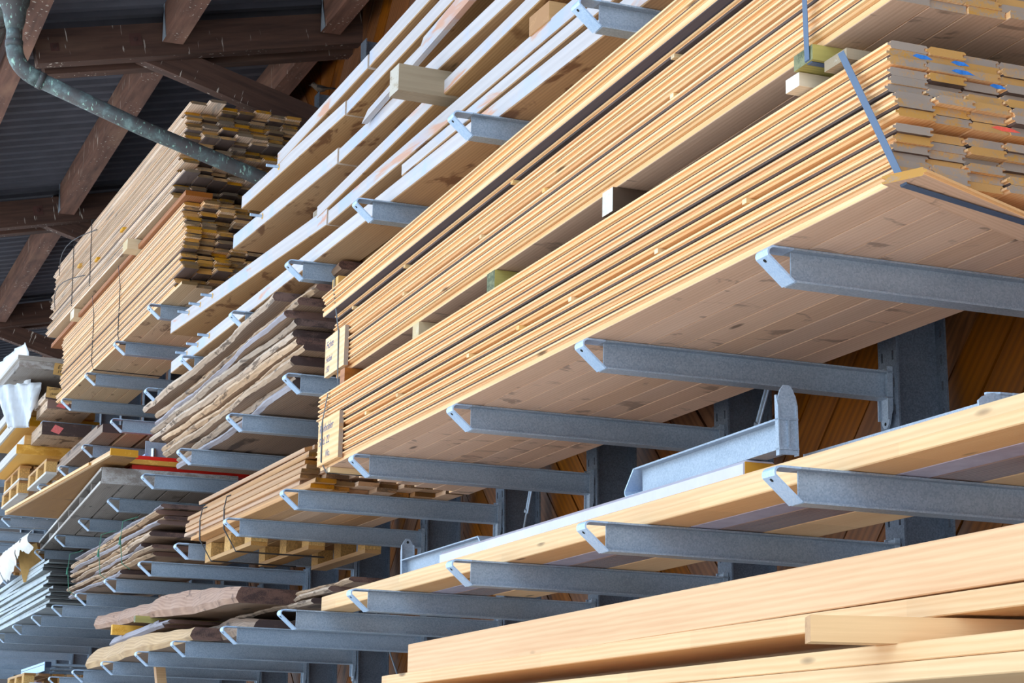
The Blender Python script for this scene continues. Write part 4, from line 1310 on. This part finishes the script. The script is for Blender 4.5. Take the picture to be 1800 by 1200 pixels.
# bottom left: blue profile, tubes, wedge
bp_ = thing('blue_profile', 'light blue perforated steel profile lying at bottom left', 'steel profile', (-19.3, 2.80, 2.636), (0, 0.0, 0.0))
part('profile_web', MB().box(-1.6, 0, 0, 0.006, 0, 0.085), M['blue_metal'], bp_)
part('profile_flange', MB().box(-1.6, 0, 0.006, 0.06, 0.079, 0.085), M['blue_metal'], bp_)
part('slot_row', MB().box(-1.6, -0.02, -0.0008, 0, 0.058, 0.064), M['navy'], bp_)
part('end_cap', MB().box(0, 0.02, 0.003, 0.06, 0.03, 0.085), M['navy'], bp_)
for i in range(3):
    solid('steel_tube', MB().tube([(0, 0, 0), (0.15, 1.0, -0.02)], 0.016, 10), M['steel'], f'thin galvanised tube beside the blue profile, {ORD[i]} from below', 'tube', (-20.0 + 0.05 * i, 2.95, 2.65 + 0.035 * i), group='tubes at bottom left')
solid('rusty_beam', MB().box(-1.5, 1.5, 0, 0.1, 0, 0.07), plain('rust_red_steel', (120, 72, 72), 0.7), 'dull red steel beam at the bottom left edge', 'beam', (-23.4, 3.1, 2.62))
solid('wooden_wedge', MB().prism([(-0.07, 0), (0.01, 0), (0.36, -0.56), (0.26, -0.56)], 0, 0.07, 'y'), M['beam_orange'], 'slanting yellow wooden wedge below the tan slab', 'wedge', (-14.63, 2.92, 2.462))

# ------------------------------------------------------------------ brace rods with turnbuckles
def rod(label, p0, p1, q):
    a, b = Vector(p0), Vector(p1)
    t = thing('brace_rod', label, 'rod', tuple(a), (0, 0, 0), group='brace rods between uprights')
    dv = b - a
    part('rod', MB().tube([(0, 0, 0), tuple(dv)], 0.006, 8), M['steel'], t)
    c = dv * q
    u = dv.normalized()
    sd = Vector((u.z, 0, -u.x)) * 0.013
    tb = part('turnbuckle', MB().tube([tuple(c - u * 0.1), tuple(c - u * 0.085)], 0.016, 8).tube([tuple(c + u * 0.085), tuple(c + u * 0.1)], 0.016, 8), M['steel'], t)
    for s in (-1, 1):
        part('turnbuckle_bar', MB().tube([tuple(c - u * 0.1 + sd * s), tuple(c + u * 0.1 + sd * s)], 0.005, 6), M['steel_pale'], tb)


rod('thin brace rod with turnbuckle behind the loose arm bracket', (-6.87, 3.95, 3.70), (-7.40, 3.95, 2.93), 0.66)
rod('thin brace rod with turnbuckle above the white wrapped beam', (-9.55, 3.95, 3.70), (-9.99, 3.95, 2.85), 0.65)
rod('thin brace rod crossing behind the far end of heavy beams', (-12.6, 3.95, 2.765), (-11.5, 3.95, 1.75), 0.8)

# ------------------------------------------------------------------ bird on an upright
bd = thing('small_bird', 'small grey brown bird perched on top of a rack upright', 'bird', (-13.88, 3.86, 6.72), (0, 0, 0))
body = MB().tube([(0, -0.062, 0.062), (0, -0.05, 0.064), (0, -0.036, 0.066), (0, -0.018, 0.056), (0, 0.01, 0.044), (0, 0.04, 0.046), (0, 0.062, 0.052), (0, 0.12, 0.062)],
                 [0.001, 0.012, 0.018, 0.022, 0.030, 0.022, 0.010, 0.006], 12)
part('body', body, M['feather'], bd, smooth=True)
part('beak', MB().tube([(0, -0.06, 0.063), (0, -0.078, 0.060)], [0.005, 0.0008], 6), M['feather_dark'], bd)
part('crown', MB().tube([(0, -0.054, 0.073), (0, -0.036, 0.080), (0, -0.014, 0.074)], [0.006, 0.011, 0.006], 8), M['feather_dark'], bd, smooth=True)
part('tail', MB().box(-0.010, 0.010, 0.06, 0.135, 0.056, 0.063), M['feather_dark'], bd)
for s in (-1, 1):
    part('wing', MB().tube([(s * 0.022, -0.015, 0.055), (s * 0.026, 0.02, 0.052), (s * 0.014, 0.075, 0.056)], [0.010, 0.013, 0.003], 8), M['feather_dark'], bd, smooth=True)
    part('leg', MB().tube([(s * 0.009, 0.0, 0.022), (s * 0.009, -0.003, 0.0)], 0.002, 5), M['feather_dark'], bd)
    part('eye', MB().tube([(s * 0.0165, -0.042, 0.070), (s * 0.0185, -0.042, 0.070)], 0.003, 6), M['black'], bd)
